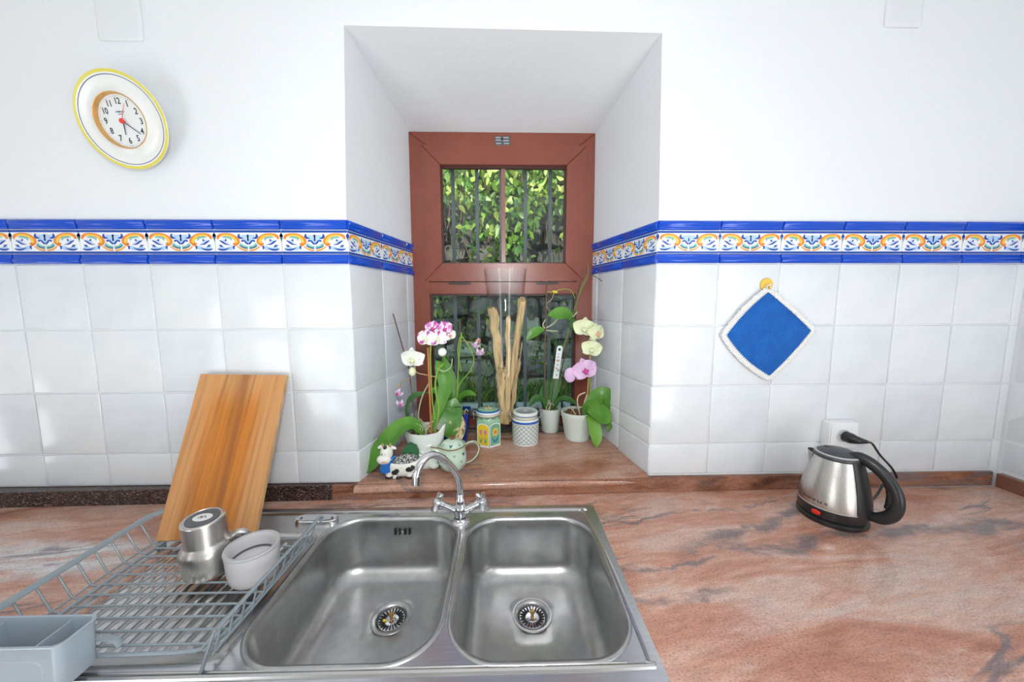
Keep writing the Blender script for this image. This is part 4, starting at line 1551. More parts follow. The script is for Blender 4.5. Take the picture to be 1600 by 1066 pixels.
def petal_me(kind, m):
    key = (kind, m.name)
    if key in PETALS:
        return PETALS[key]
    mb = MB()
    if kind == 'lip':
        mb.ellipsoid((0, -.0035, .0045), (.0045, .0065, .0045), 10, 6)
        mb.ellipsoid((-.0045, -.001, .006), (.0028, .003, .0036), 8, 5)
        mb.ellipsoid((.0045, -.001, .006), (.0028, .003, .0036), 8, 5)
        mb.ellipsoid((0, .003, .005), (.0022, .003, .004), 8, 5)
    else:
        L, Wd, cup = {'wide': (.030, .0185, .16), 'narrow': (.027, .0105, .12), 'drop': (.024, .0095, .5)}[kind]
        def fn(u, v):
            s = 2 * u - 1
            w = Wd * (math.sin(PI * min(max(v, .0), 1) ** .62) ** .75 if 0 < v < 1 else .0) + .0012
            x = s * w
            return (x, L * v, -cup * L * v * v + .10 * L * (s * s) * math.sin(PI * v) + .0012 * math.sin(7 * v + 3 * s))
        mb.grid(6, 7, fn)
    me = mb.mesh('petal' if kind != 'lip' else 'lip', m, True, 180, recalc=(kind == 'lip'))
    PETALS[key] = me
    return me


def flower(root, c, face, up, size, wide, narrow, lip, kind='moth', n_petals=5):
    """an open orchid bloom: two broad petals, three sepals, a lip; face is where it looks"""
    z = Vector(face).normalized()
    x = Vector(up).cross(z).normalized()
    y = z.cross(x)
    M = Matrix((x, y, z)).transposed().to_4x4()
    b = MB().ellipsoid((0, 0, .001), (.0035, .0035, .003), 8, 5)
    f = obj('flower', b, wide, root, world=False)
    off = OFF[root.name]
    f.matrix_basis = Matrix.Translation(Vector(c) - Vector(off)) @ M @ Matrix.Scale(size, 4)
    specs = [('narrow', 0, -.0015), ('narrow', 2.22, -.0015), ('narrow', -2.22, -.0015), ('wide', 1.28, .0012), ('wide', -1.28, .0012)]
    if kind == 'drop':
        specs = [('drop', 0, 0), ('drop', 1.25, 0), ('drop', -1.25, 0), ('drop', 2.5, 0), ('drop', -2.5, 0)]
    for kd, a, dz in specs:
        p = bpy.data.objects.new('petal', petal_me(kd, wide if kd == 'wide' else narrow))
        COL.objects.link(p)
        p.parent = f
        p.location = (0, 0, dz)
        p.rotation_euler = (-.08, 0, a)
    p = bpy.data.objects.new('lip', petal_me('lip', lip))
    COL.objects.link(p)
    p.parent = f
    return f


def stem(root, pts, r, m, name='stem', smooth=5, seg=7):
    return obj(name, MB().tube(pts, r, seg, smooth=smooth), m, root)


def roots(root, c, rad, n, h, seed, spread=1.0):
    rnd = random.Random(seed)
    for k in range(n):
        a = rnd.uniform(0, 2 * PI)
        q = rad * rnd.uniform(.1, .75)
        p0 = Vector((c[0] + q * math.cos(a), c[1] + q * math.sin(a), c[2]))
        pts = [p0]
        for j in range(3):
            pts.append(pts[-1] + Vector((rnd.uniform(-.014, .014) * spread, rnd.uniform(-.012, .012), h * rnd.uniform(.15, .55) * (1 if j < 2 else rnd.choice((-.6, .5))))))
        obj('root', MB().tube(pts, rnd.uniform(.0012, .0022), 6, smooth=3), ROOT if rnd.random() < .7 else ROOTG, root)


# --- potted orchid in the white cat-faced pot
c1 = Vector((.190, .125, sill_h(.125) - .003))
o1 = thing('potted_orchid', 'white cat-faced pot holding an orchid with magenta blotched white flowers on an orange stake', 'potted plant', c1)
def catfn(r, z, a):
    rr_ = r
    zz = z
    da = abs((a + PI / 2 + PI) % (2 * PI) - PI)          # 0 at the front
    if z > .085:
        for e in (1.22, -1.22):
            d = (a - (-PI / 2 + e) + PI) % (2 * PI) - PI
            k = math.exp(-(d / .17) ** 2) * (z - .085) / .045
            zz += .024 * k
            rr_ += .013 * k * (r > .05)
    return rr_, zz
cprof = [(.050, .0), (.0535, .003), (.0545, .020), (.0575, .050), (.0630, .080), (.0670, .105), (.0690, .126), (.0690, .131), (.0655, .131), (.0635, .120), (.0600, .108)]
b = MB().lathe(cprof, c1, 56, (True, False), fn=catfn)
for f_, (dx, dz, rx, rz, dy) in enumerate(((-.020, .088, .016, .009, 0), (.020, .088, .016, .009, 0), (0, .066, .009, .007, .004), (-.012, .054, .013, .009, .002), (.012, .054, .013, .009, .002))):
    rad = lathe_r(cprof[:8], dz)
    yy = -math.sqrt(rad * rad - dx * dx)
    b.ellipsoid(c1 + Vector((dx, yy + .0035 - dy * .6, dz)), (rx, .0062, rz), 14, 8)
for dx in (-.036, .036):
    b.ellipsoid(c1 + Vector((dx, -.040, .010)), (.018, .020, .0105), 14, 8)
obj('pot', b, CERAM, o1, angle=70)
obj('soil', MB().lathe([(.0, .112), (.03, .1135), (.0600, .1085), (.0600, .104)], c1, 28, (False, False)), SOIL, o1)
roots(o1, c1 + Vector((.004, -.012, .110)), .05, 16, .050, 3)
z0 = c1.z + .110
obj('stake', MB().tube([(.213, .115, z0), (.209, .122, .350), (.207, .126, .480)], .0036, 8), STAKE, o1)
stem(o1, [(.222, .135, z0), (.236, .14, .25), (.228, .13, .34), (.240, .13, .40), (.262, .125, .425)], .0030, STEM)
stem(o1, [(.222, .135, z0 + .05), (.216, .13, .30), (.214, .128, .45), (.225, .12, .505), (.250, .118, .520)], .0026, STEM)
stem(o1, [(.230, .13, .375), (.190, .125, .385), (.165, .12, .395), (.158, .118, .425)], .0018, STAKET)
stem(o1, [(.236, .132, .405), (.262, .13, .395), (.285, .13, .410), (.291, .13, .440)], .0019, ROOTG)
stem(o1, [(.160, .12, .392), (.125, .15, .362), (.096, .18, .345), (.082, .19, .318)], .0016, STAKET)
stem(o1, [(.210, .13, .36), (.178, .14, .30), (.160, .15, .23), (.170, .14, .19)], .0024, ROOTG)
flower(o1, (.206, .108, .515), (-.1, -1, .05), (.05, 0, 1), 1.25, PBLOT, PWHITE, PYEL)
flower(o1, (.246, .110, .514), (.1, -1, .0), (-.15, 0, 1), 1.22, PBLOT, PWHITE, PYEL)
flower(o1, (.226, .128, .548), (0, -1, .15), (.1, 0, 1), 1.1, PBLOT2, PBLOT2, PMAG)
flower(o1, (.266, .130, .546), (.3, -1, .1), (-.3, 0, 1), 1.1, PBLOT2, PBLOT2, PMAG)
flower(o1, (.283, .140, .522), (.5, -1, -.1), (-.3, 0, 1), .85, PWHITE, PWHITE, PPEACH)
flower(o1, (.158, .100, .444), (-.1, -1, -.30), (.0, 0, 1), 1.50, PWHITE, PWHITE, PYEL)
obj('bud', MB().ellipsoid((.153, .112, .398), (.0125, .012, .0165), 14, 9), PYEL, o1)
obj('bud', MB().ellipsoid((.259, .115, .466), (.0155, .014, .0150), 14, 9), PWHITE, o1)
flower(o1, (.084, .165, .305), (-.3, -.9, -.3), (.3, 0, -1), .80, PSMALL, PSMALL, PMAG, 'drop')
flower(o1, (.092, .160, .265), (.2, -.9, -.4), (.1, 0, -1), .78, PSMALL, PSMALL, PMAG, 'drop')
obj('bud', MB().ellipsoid((.086, .175, .336), (.005, .005, .006), 10, 6), STAKET, o1)
obj('leaf', strap_leaf([(.185, .105, z0 + .010), (.150, .090, .215), (.105, .075, .195), (.060, .062, .140), (.024, .050, .090), (-.003, .043, .058)], .040, .30, tip=1, up=(0, -.55, 1)), LEAF, o1)
obj('leaf', strap_leaf([(.175, .130, z0 + .005), (.140, .150, .190), (.120, .160, .245), (.140, .165, .292), (.190, .160, .312)], .020, .25, up=(-.8, -.5, .2)), LEAFD, o1)
obj('leaf', strap_leaf([(.205, .140, z0 + .01), (.235, .165, .26), (.255, .18, .33), (.235, .19, .40), (.222, .185, .425)], .024, .25, up=(.2, -1, .2)), LEAF, o1)
obj('stake', MB().tube([(.150, .150, z0), (.117, .205, .388), (.053, .245, .597)], .0024, 7), STEMB, o1, label='thin dark brown stake leaning to the left')

# --- orchid in the blue pot
c2 = Vector((.275, .300, sill_h(.300) - .004))
o2 = thing('potted_orchid', 'square cobalt blue pot holding an orchid with a big spotted leaf', 'potted plant', c2)
b = MB()
def sq(h, z, r=.006):
    return [Vector((c2.x + p.x, c2.y + p.y, c2.z + z)) for p in rrect(-h, -h, h, h, r, 3)]
b.loft([sq(.044, 0), sq(.045, .002), sq(.0575, .128), sq(.0578, .131), sq(.0545, .131), sq(.0530, .115)], caps=(True, False))
obj('pot', b, BLUEPOT, o2)
b = MB()
b.loft([sq(.0525, .112), sq(.0530, .116), sq(.02, .120)], caps=(False, True))
obj('soil', b, SOIL, o2)
roots(o2, c2 + Vector((.022, -.030, .116)), .04, 12, .045, 11)
z2 = c2.z + .115
obj('stake', MB().tube([(.278, .305, z2), (.292, .308, .42), (.299, .310, .575)], .0022, 7), STEMB, o2)
stem(o2, [(.284, .300, z2), (.285, .300, .30), (.293, .300, .42), (.305, .300, .520)], .0026, STEM)
stem(o2, [(.270, .305, z2), (.290, .305, .30), (.335, .305, .36), (.352, .305, .41), (.335, .303, .46), (.305, .300, .505)], .0024, STEM)
stem(o2, [(.300, .302, .36), (.288, .300, .44), (.298, .300, .50)], .0022, STEM)
stem(o2, [(.300, .300, .486), (.330, .305, .482), (.352, .315, .472), (.372, .32, .462)], .0018, STAKET)
stem(o2, [(.352, .315, .474), (.372, .32, .478), (.378, .32, .45), (.374, .32, .432)], .0013, STAKET)
flower(o2, (.357, .315, .462), (-.3, -.8, -.5), (.2, 0, -1), .85, PSMALL, PSMALL, PLILAC, 'drop')
flower(o2, (.377, .315, .432), (.1, -.8, -.6), (.0, 0, -1), .95, PSMALL, PSMALL, PLILAC, 'drop')
flower(o2, (.372, .320, .484), (.4, -.8, .1), (.0, 0, 1), .5, PPEACH, PPEACH, PMAG, 'drop')
obj('leaf', strap_leaf([(.266, .285, z2 + .025), (.264, .262, .225), (.262, .238, .205), (.264, .218, .155), (.268, .212, .105)], .048, .10, tip=1, base=.6, up=(0, -1, .35)), LEAFSPOT, o2)
obj('leaf', strap_leaf([(.280, .270, z2 + .01), (.288, .243, .190), (.297, .225, .165), (.296, .215, .125), (.284, .209, .094)], .024, .10, tip=.9, base=.6, up=(0, -1, .3)), TAN, o2, label='withered beige leaf')
obj('leaf', strap_leaf([(.275, .295, z2 + .02), (.300, .285, .255), (.330, .275, .275), (.365, .262, .270)], .018, .3, up=(0, -.5, 1)), LEAF, o2)
obj('leaf', strap_leaf([(.265, .300, z2 + .02), (.240, .290, .25), (.205, .280, .285), (.165, .270, .280)], .022, .3, up=(0, -.6, 1)), LEAF, o2)
obj('leaf', strap_leaf([(.268, .305, z2 + .02), (.262, .315, .29), (.240, .325, .36), (.222, .33, .425)], .024, .3, up=(.4, -1, .3)), LEAF, o2)
obj('leaf', strap_leaf([(.275, .310, z2 + .02), (.285, .330, .25), (.292, .335, .30), (.285, .335, .345)], .020, .2, up=(.1, -1, .2)), LEAFD, o2)
stem(o2, [(.262, .285, z2), (.240, .278, .25), (.236, .275, .29), (.246, .272, .315)], .0022, STEM)

# --- small white pot at the back
c3 = Vector((.675, .395, sill_h(.395) - .003))
o3 = thing('potted_orchid', 'smaller plain white pot by the glass holding bare orchid stems and a plant tag', 'potted plant', c3)
b = MB().lathe([(.036, .0), (.0375, .002), (.0470, .098), (.0480, .104), (.0455, .104), (.0435, .092)], c3, 36, (True, False))
obj('pot', b, POTW, o3)
obj('soil', MB().lathe([(.0, .094), (.043, .091), (.043, .087)], c3, 24, (False, False)), SOIL, o3)
roots(o3, c3 + Vector((-.012, -.015, .09)), .035, 7, .05, 21)
z3 = c3.z + .09
obj('stake', MB().tube([(.652, .390, z3), (.650, .390, .42), (.656, .388, .726)], .0034, 7), STEMB, o3)
stem(o3, [(.668, .392, z3), (.690, .390, .32), (.745, .385, .50), (.770, .380, .60), (.800, .375, .70), (.826, .372, .760), (.822, .370, .800)], .0019, STEMO)
stem(o3, [(.670, .392, .22), (.700, .390, .35), (.770, .383, .56), (.782, .381, .64), (.812, .375, .715), (.828, .372, .745)], .0016, STEMO)
obj('stake', MB().tube([(.690, .400, z3), (.770, .392, .58), (.806, .385, .775)], .0025, 7), STEMB, o3)
stem(o3, [(.826, .372, .748), (.855, .372, .745), (.890, .372, .722), (.912, .378, .712), (.914, .378, .695)], .0017, STEMB)
stem(o3, [(.775, .382, .655), (.755, .383, .690), (.715, .385, .692), (.680, .386, .682), (.655, .387, .684)], .0016, STEM)
obj('bud', MB().ellipsoid((.690, .384, .682), (.013, .006, .006), 10, 6, M=Matrix.Rotation(.2, 4, 'Y')), PYLW, o3)
stem(o3, [(.686, .385, .676), (.676, .386, .650), (.655, .387, .632), (.662, .387, .610), (.672, .387, .600)], .0015, STAKET)
obj('leaf', strap_leaf([(.762, .380, .570), (.735, .376, .592), (.700, .374, .590), (.658, .372, .585)], .028, .15, up=(0, -1, .45), base=.4), LEAF, o3)
obj('leaf', strap_leaf([(.755, .382, .565), (.765, .372, .550), (.768, .366, .520)], .018, .2, up=(0, -1, .2)), LEAFD, o3)
obj('leaf', strap_leaf([(.645, .388, .522), (.620, .384, .520), (.596, .380, .505), (.570, .378, .478)], .020, .2, up=(0, -1, .45)), LEAF, o3)
for pts in ([(.655, .386, .530), (.680, .384, .545), (.702, .382, .568)], [(.655, .386, .520), (.680, .384, .517), (.702, .382, .517)], [(.648, .386, .528), (.640, .385, .545), (.652, .384, .566)], [(.765, .380, .575), (.785, .378, .598)]):
    stem(o3, pts, .0028, ROOTG, 'aerial_root', 3)
stem(o3, [(.766, .378, .560), (.810, .365, .525), (.822, .360, .49)], .0018, STEMB)
obj('leaf', strap_leaf([(.690, .385, z3 + .005), (.715, .37, .22), (.750, .352, .225), (.790, .34, .200)], .016, .3, up=(0, -.5, 1)), LEAFD, o3)
obj('leaf', strap_leaf([(.672, .392, z3), (.690, .395, .25), (.702, .398, .31), (.712, .40, .36)], .024, .2, up=(.2, -1, .2)), LEAFD, o3)
obj('leaf', strap_leaf([(.660, .390, z3), (.648, .40, .22), (.655, .405, .26), (.665, .405, .30)], .022, .2, up=(.1, -1, .2)), LEAFD, o3)
obj('leaf', strap_leaf([(.665, .385, z3), (.640, .375, .215), (.610, .368, .225), (.580, .362, .195)], .020, .3, up=(0, -.6, 1)), LEAFD, o3)
b = MB()
tg = [Vector((.676, .384, z3)), Vector((.690, .382, .300)), Vector((.705, .380, .430))]
b.tube(tg[:2] + [tg[1].lerp(tg[2], .1)], .0020, 6)
obj('tag_stick', b, DGREY, o3)
b = MB()
tp = [(.684, .312), (.709, .311), (.7255, .444), (.7210, .453), (.7070, .455), (.7000, .446)]
b.prism(tp, .3790, .3802)
tgo = obj('plant_tag', b, PAPER, o3, smooth=False, label='white plant tag with a round dark emblem')
def tdisc(x, z, r, m, nm):
    obj(nm, MB().lathe([(0, 0), (r, 0), (r, .0004), (0, .0004)], (x, .3790, z), 14, M=RX), m, tgo)
tdisc(.7115, .4380, .0062, DGREY, 'printed_emblem')
tdisc(.7115, .4380, .0036, HEARTB, 'printed_emblem')
for x, z, w, h, m in ((.7075, .4180, .008, .005, ALBLUE), (.7065, .4060, .006, .004, HEARTA), (.7015, .3900, .006, .008, AORANGE), (.7085, .3900, .006, .008, ATEAL), (.7040, .3720, .007, .007, ALBLUE), (.6990, .3560, .005, .006, CRED), (.7060, .3480, .008, .010, ATEAL), (.7010, .3270, .008, .006, HEARTB)):
    obj('printed_patch', MB().box((x - w / 2, .3786, z - h / 2), (x + w / 2, .3791, z + h / 2)), m, tgo, smooth=False)

# --- ribbed white pot at the right
c4 = Vector((.780, .318, sill_h(.318) - .004))
o4 = thing('potted_orchid', 'ribbed white pot on the right with pale yellow and lilac orchid blooms', 'potted plant', c4)
def ribs(r, z, a):
    if .012 < z < .098 and r > .04:
        return r + .0007 * math.cos(a * 26), z
    return r, z
b = MB().lathe([(.048, .0), (.0495, .003), (.0520, .012), (.0640, .094), (.0665, .098), (.0690, .114), (.0690, .118), (.0655, .119), (.0630, .105)], c4, 104, (True, False), fn=ribs)
obj('pot', b, POTW, o4, angle=60)
obj('soil', MB().lathe([(.0, .106), (.030, .108), (.0625, .103), (.0625, .099)], c4, 28, (False, False)), SOIL, o4)
rnd = random.Random(5)
b = MB()
for k in range(70):
    a, q = rnd.uniform(0, 2 * PI), .055 * math.sqrt(rnd.random())
    b.ellipsoid(c4 + Vector((q * math.cos(a), q * math.sin(a), .109 + rnd.uniform(-.002, .004))), (rnd.uniform(.003, .007), rnd.uniform(.003, .006), rnd.uniform(.002, .005)), 6, 4)
brk = obj('bark_chips', b, SOIL, o4)
brk['kind'] = 'stuff'
z4 = c4.z + .106
for pts in ([(.786, .30, z4), (.775, .298, .230), (.780, .295, .258), (.806, .292, .272)], [(.800, .31, z4), (.806, .305, .225), (.815, .30, .262)], [(.770, .29, z4), (.750, .285, .205), (.742, .282, .215)]):
    stem(o4, pts, .0030, ROOT, 'aerial_root', 4)
obj('stake', MB().tube([(.818, .320, z4), (.823, .318, .30), (.828, .314, .452)], .0034, 7), STAKET, o4)
stem(o4, [(.805, .318, z4), (.828, .312, .26), (.826, .308, .33), (.810, .305, .365)], .0022, STEM)
stem(o4, [(.828, .314, .44), (.838, .302, .475), (.830, .300, .51), (.795, .300, .555), (.770, .305, .575)], .0022, STEMB)
stem(o4, [(.830, .300, .500), (.812, .300, .475), (.822, .298, .455)], .0020, STAKET)
flower(o4, (.795, .285, .535), (-.2, -1, -.2), (.1, 0, 1), 1.62, PYEL, PYEL, PYEL)
flower(o4, (.845, .280, .516), (.5, -1, -.05), (-.1, 0, 1), 1.45, PYEL, PYEL, PPEACH)
flower(o4, (.826, .283, .452), (-.1, -1, -.1), (.2, 0, 1), 1.50, PYEL, PYEL, PYEL)
flower(o4, (.800, .280, .366), (.05, -1, .05), (-.25, 0, 1), 1.85, PLILAC, PLILAC, PMAG)
obj('petal', MB().ellipsoid((.742, .290, .345), (.024, .007, .031), 16, 9), PLILAC, o4, label='half-open lilac bloom seen edge on')
obj('leaf', strap_leaf([(.808, .305, z4 + .004), (.838, .292, .238), (.872, .282, .262), (.903, .278, .238), (.912, .272, .180), (.893, .262, .118)], .037, .22, tip=.9, up=(-.5, -.9, .5)), LEAF, o4)
obj('leaf', strap_leaf([(.797, .290, z4 + .012), (.818, .268, .218), (.845, .246, .205), (.872, .228, .180), (.884, .220, .166)], .040, .20, tip=.85, base=.6, up=(-.2, -.55, 1)), LEAF, o4)
obj('leaf', strap_leaf([(.800, .285, z4 + .008), (.818, .250, .185), (.830, .232, .140), (.836, .224, .100), (.838, .222, .068)], .028, .25, tip=1, up=(.3, -1, .25)), mat('leaf_light_green', (.17, .38, .05), .35), o4)

# --- tall glass vase and the driftwood sticks standing in it
c5 = Vector((.482, .335, sill_h(.335) - .001))
vase = thing('glass_vase', 'tall clear flared glass vase in the middle of the sill', 'vase', c5)
vo = [(.0, .0), (.036, .0), (.0385, .003), (.0385, .012), (.0330, .020), (.0335, .032), (.0400, .060), (.0440, .105), (.0520, .240), (.0610, .400), (.0720, .560), (.0835, .672), (.0868, .697), (.0868, .700)]
vi = [(.0842, .700), (.0808, .672), (.0692, .560), (.0584, .400), (.0494, .240), (.0412, .105), (.0370, .062), (.0, .050)]
obj('vessel', MB().lathe(vo + vi, c5, 56, (False, False)), VGLASS, vase, angle=60)
def wood_stick(base, top, r0_, r1_, label, seed, knot=None, bend=.004):
    rnd = random.Random(seed)
    base, top = Vector(base), Vector(top)
    pts = []
    N = 12
    for k in range(N + 1):
        f = k / N
        pts.append(base.lerp(top, f) + Vector((rnd.uniform(-1, 1), rnd.uniform(-1, 1), 0)) * bend * (0 if k in (0,) else 1))
    mb = MB()
    rings = []
    seg = 12
    ph_ = [rnd.uniform(.75, 1.2) for _ in range(seg)]
    for k, p in enumerate(pts):
        f = k / N
        r = r0_ + (r1_ - r0_) * f
        if knot:
            r *= 1 + .5 * math.exp(-((f - knot) / .06) ** 2)
        ring = []
        for j in range(seg):
            a = 2 * PI * j / seg + .5 * f
            q = r * (ph_[j] + rnd.uniform(-.07, .07))
            ring.append(p + Vector((q * math.cos(a), q * math.sin(a), (rnd.uniform(-.012, .012) if k == N else 0))))
        rings.append(ring)
    mb.loft(rings)
    t = obj('driftwood_stick', mb, DRIFT, angle=35)
    tag(t, label, 'stick', 'driftwood sticks in the glass vase')
    return t
zb = c5.z + .056
wood_stick((.478, .330, zb + .003), (.428, .335, .612), .013, .0235, 'thick frayed driftwood stick leaning to the left side of the glass vase', 1, knot=None)
wood_stick((.486, .322, zb + .004), (.492, .318, .577), .0100, .0105, 'short slim driftwood stick standing upright in the centre of the glass vase', 2)
wood_stick((.474, .342, zb + .003), (.551, .337, .650), .0115, .0145, 'tallest driftwood stick leaning to the right side of the glass vase', 3)
wood_stick((.468, .322, zb + .008), (.462, .308, .372), .0110, .0150, 'stubby knotted driftwood piece behind the centre stick, below its middle', 4, knot=.93)
wood_stick((.498, .345, zb + .008), (.534, .347, .400), .0090, .0080, 'short thin driftwood stick under the tall right-leaning one', 5)
wood_stick((.466, .345, zb + .006), (.440, .350, .420), .0080, .0060, 'thin splinter of driftwood beside the thick left-leaning stick', 6)
wood_stick((.500, .326, zb + .010), (.549, .330, .470), .0022, .0018, 'very thin straight reed at the right inside the glass vase', 7, bend=.001)
wood_stick((.490, .350, zb + .008), (.456, .330, .270), .0040, .0030, 'shortest driftwood twig crossing low in the glass vase', 8)

# --- hexagonal tulip jar with a clip lid
c6 = Vector((.4085, .278, sill_h(.278) - .004))
jar = thing('clip_jar', 'six-sided green ceramic clip jar painted with pink tulips on yellow', 'jar', c6)
HR = .0545
H0 = math.radians(-90 + 8)
def hexr(r, z, rot=H0):
    return [c6 + Vector((r * math.cos(rot + k * PI / 3), r * math.sin(rot + k * PI / 3), z)) for k in range(6)]
def circ_as(n, r, z):
    return [c6 + Vector((r * math.cos(H0 + 2 * PI * k / n), r * math.sin(H0 + 2 * PI * k / n), z)) for k in range(n)]
def hexn(r, z, blend, rc_):
    out = []
    for k in range(36):
        a = 2 * PI * k / 36
        m = (a % (PI / 3)) - PI / 6
        q = r * math.cos(PI / 6) / math.cos(m)
        q = q * (1 - blend) + rc_ * blend
        out.append(c6 + Vector((q * math.cos(H0 + a), q * math.sin(H0 + a), z)))
    return out
b = MB()
b.loft([hexn(HR - .002, 0, 0, 0), hexn(HR, .002, 0, 0), hexn(HR, .098, 0, 0), hexn(HR - .003, .106, .25, .050), hexn(HR - .006, .112, .7, .047), hexn(.048, .117, 1, .0450), hexn(.048, .124, 1, .0450)], caps=(True, True))
obj('body', b, JGREEN, jar, angle=28)
ap = HR * math.cos(PI / 6)
def on_face(k, polys, lift):
    a = H0 + (k + .5) * PI / 3
    n_ = Vector((math.cos(a), math.sin(a), 0))
    t_ = Vector((-math.sin(a), math.cos(a), 0))
    return [c6 + n_ * (ap + lift) + t_ * u + Vector((0, 0, v)) for u, v in polys]
def face_poly(parent, name, k, P, m, lift):
    b = MB()
    pts = on_face(k, P, lift)
    cx = sum(pts, Vector()) / len(pts)
    n = len(pts)
    b.add(pts + [cx], [(i, (i + 1) % n, n) for i in range(n)])
    return obj(name, b, m, parent, smooth=False)
def arch(w, z0_, z1_):
    return [(-w, z0_), (w, z0_), (w, z1_ - w * .55)] + [(w * math.cos(a), z1_ - w * .55 + w * .55 * math.sin(a)) for a in [PI * j / 10 for j in range(1, 10)]] + [(-w, z1_ - w * .55)]
for k in range(6):
    bd_ = face_poly(jar, 'panel', k, arch(.0255, .0015, .0985), TWHITE, .0004)
    tul = k % 2 == 1
    face_poly(bd_, 'panel_ground', k, arch(.0232, .0095, .0950), JYEL if tul else PANG, .0008)
    if tul:
        for s in (-1, 1):
            u = .0095 * s
            face_poly(bd_, 'tulip_stem', k, [(u - .0007, .012), (u + .0007, .012), (u + .0007, .055), (u - .0007, .055)], JLEAF, .0011)
            face_poly(bd_, 'tulip_bloom', k, [(u - .0055, .062), (u - .003, .053), (u, .0505), (u + .003, .053), (u + .0055, .062), (u + .0055, .0735), (u + .002, .070), (u, .0745), (u - .002, .070), (u - .0055, .0735)], JPINK, .0013)
            for q in (-1, 1):
                face_poly(bd_, 'tulip_leaf', k, [(u, .016), (u + q * .0045, .024), (u + q * .0078, .045), (u + q * .0035, .037), (u, .022)], JLEAF, .0012)
        face_poly(bd_, 'yellow_bud', k, [(-.005, .0105), (.005, .0105), (.0035, .020), (0, .0265), (-.0035, .020)], mat('bud_yellow%d' % k, (.90, .58, .05), .25), .0014)
    else:
        for j in range(10):
            a = 2 * PI * j / 10
            face_poly(bd_, 'sunflower_petal', k, ell(.0105 * math.cos(a), .062 + .0125 * math.sin(a), .0055, .0028, 8, a), mat('petal_yel', (.82, .66, .12), .25) if j == 0 and k == 0 else bpy.data.materials['petal_yel'], .0011)
        face_poly(bd_, 'sunflower_disc', k, ell(0, .062, .0075, .0082, 14), AORANGE, .0013)
        face_poly(bd_, 'sunflower_stem', k, [(-.0008, .02), (.0008, .02), (.0008, .05), (-.0008, .05)], JLEAF, .0011)
        for q in (-1, 1):
            face_poly(bd_, 'sunflower_leaf', k, [(0, .018), (q * .007, .020), (q * .014, .032), (q * .0155, .046), (q * .008, .036), (q * .001, .028)], JBLUEL, .0012)
ls = 'FINE  CORN  BREAD'
for k, ch in enumerate(ls):
    if ch == ' ':
        continue
    tm = text_mesh(ch, .0066, .0001, True)
    tm.materials.append(INKB)
    a = math.radians(-90) + (k - (len(ls) - 1) / 2) * .088
    r = .0466
    o = obj('letter', tm, parent=jar, world=False, loc=(r * math.cos(a), r * math.sin(a), .1165))
    o.rotation_euler = (PI / 2 - .55, 0, a + PI / 2)
obj('seal_ring', MB().lathe([(.0440, .1235), (.0480, .1240), (.0480, .1290), (.0440, .1295)], c6, 40, (False, False)), SEAL, jar)
lidj = obj('lid', MB().lathe([(.0, .128), (.0470, .1285), (.0490, .1310), (.0490, .1370), (.0475, .1395), (.0440, .1430), (.0300, .1470), (.0, .1490)], c6, 44, (False, False)), TWHITE, jar, angle=60)
obj('blue_band', MB().lathe([(.0476, .1396), (.0445, .1434), (.0405, .1452)], c6, 44, (False, False)), HEARTA, lidj).data.materials[0] = mat('lid_blue', (.015, .14, .32), .15)
obj('green_top', MB().lathe([(.0405, .1448), (.0300, .1478), (.0, .1498)], c6, 44, (False, False)), JGREEN, lidj)
for j in range(9):
    a = 2 * PI * j / 9
    x, y = .0105 * math.cos(a), .0105 * math.sin(a)
    obj('painted_petal', MB().ellipsoid(c6 + Vector((x, y, .1490)), (.0058, .0040, .0010), 8, 4, M=Matrix.Rotation(a, 4, 'Z')), AORANGE if j % 2 else PYEL, lidj)
def clip_wire(root, c, zr, rad, zl):
    """wire bail: ring under the rim, hoop over the lid, lever at one side"""
    n = 40
    obj('wire_ring', MB().tube([c + Vector((rad * math.cos(2 * PI * k / n), rad * math.sin(2 * PI * k / n), zr)) for k in range(n)], .0011, 6, closed=True), WIRE, root)
    obj('wire_ring', MB().tube([c + Vector(((rad + .001) * math.cos(2 * PI * k / n), (rad + .001) * math.sin(2 * PI * k / n), zl)) for k in range(n)], .0011, 6, closed=True), WIRE, root)
    return n
clip_wire(jar, c6, .1215, .0475, .1335)
for s in (-1, 1):
    obj('wire_loop', MB().tube([c6 + Vector(p) for p in ((s * .049, .006, .1335), (s * .056, .004, .137), (s * .059, 0, .130), (s * .056, -.004, .123), (s * .049, -.006, .1215))], .0013, 6, smooth=4), WIRE, jar)
obj('clip_lever', MB().tube([c6 + Vector(p) for p in ((-.052, -.012, .122), (-.062, -.010, .128), (-.066, .004, .138), (-.060, .020, .149), (-.046, .024, .150), (-.040, .020, .146))], .0014, 6, smooth=4), WIRE, jar)
obj('clip_lever', MB().tube([c6 + Vector(p) for p in ((-.052, .012, .122), (-.058, .012, .118), (-.059, .004, .100), (-.058, -.006, .098), (-.055, -.012, .118))], .0014, 6, smooth=4), WIRE, jar)

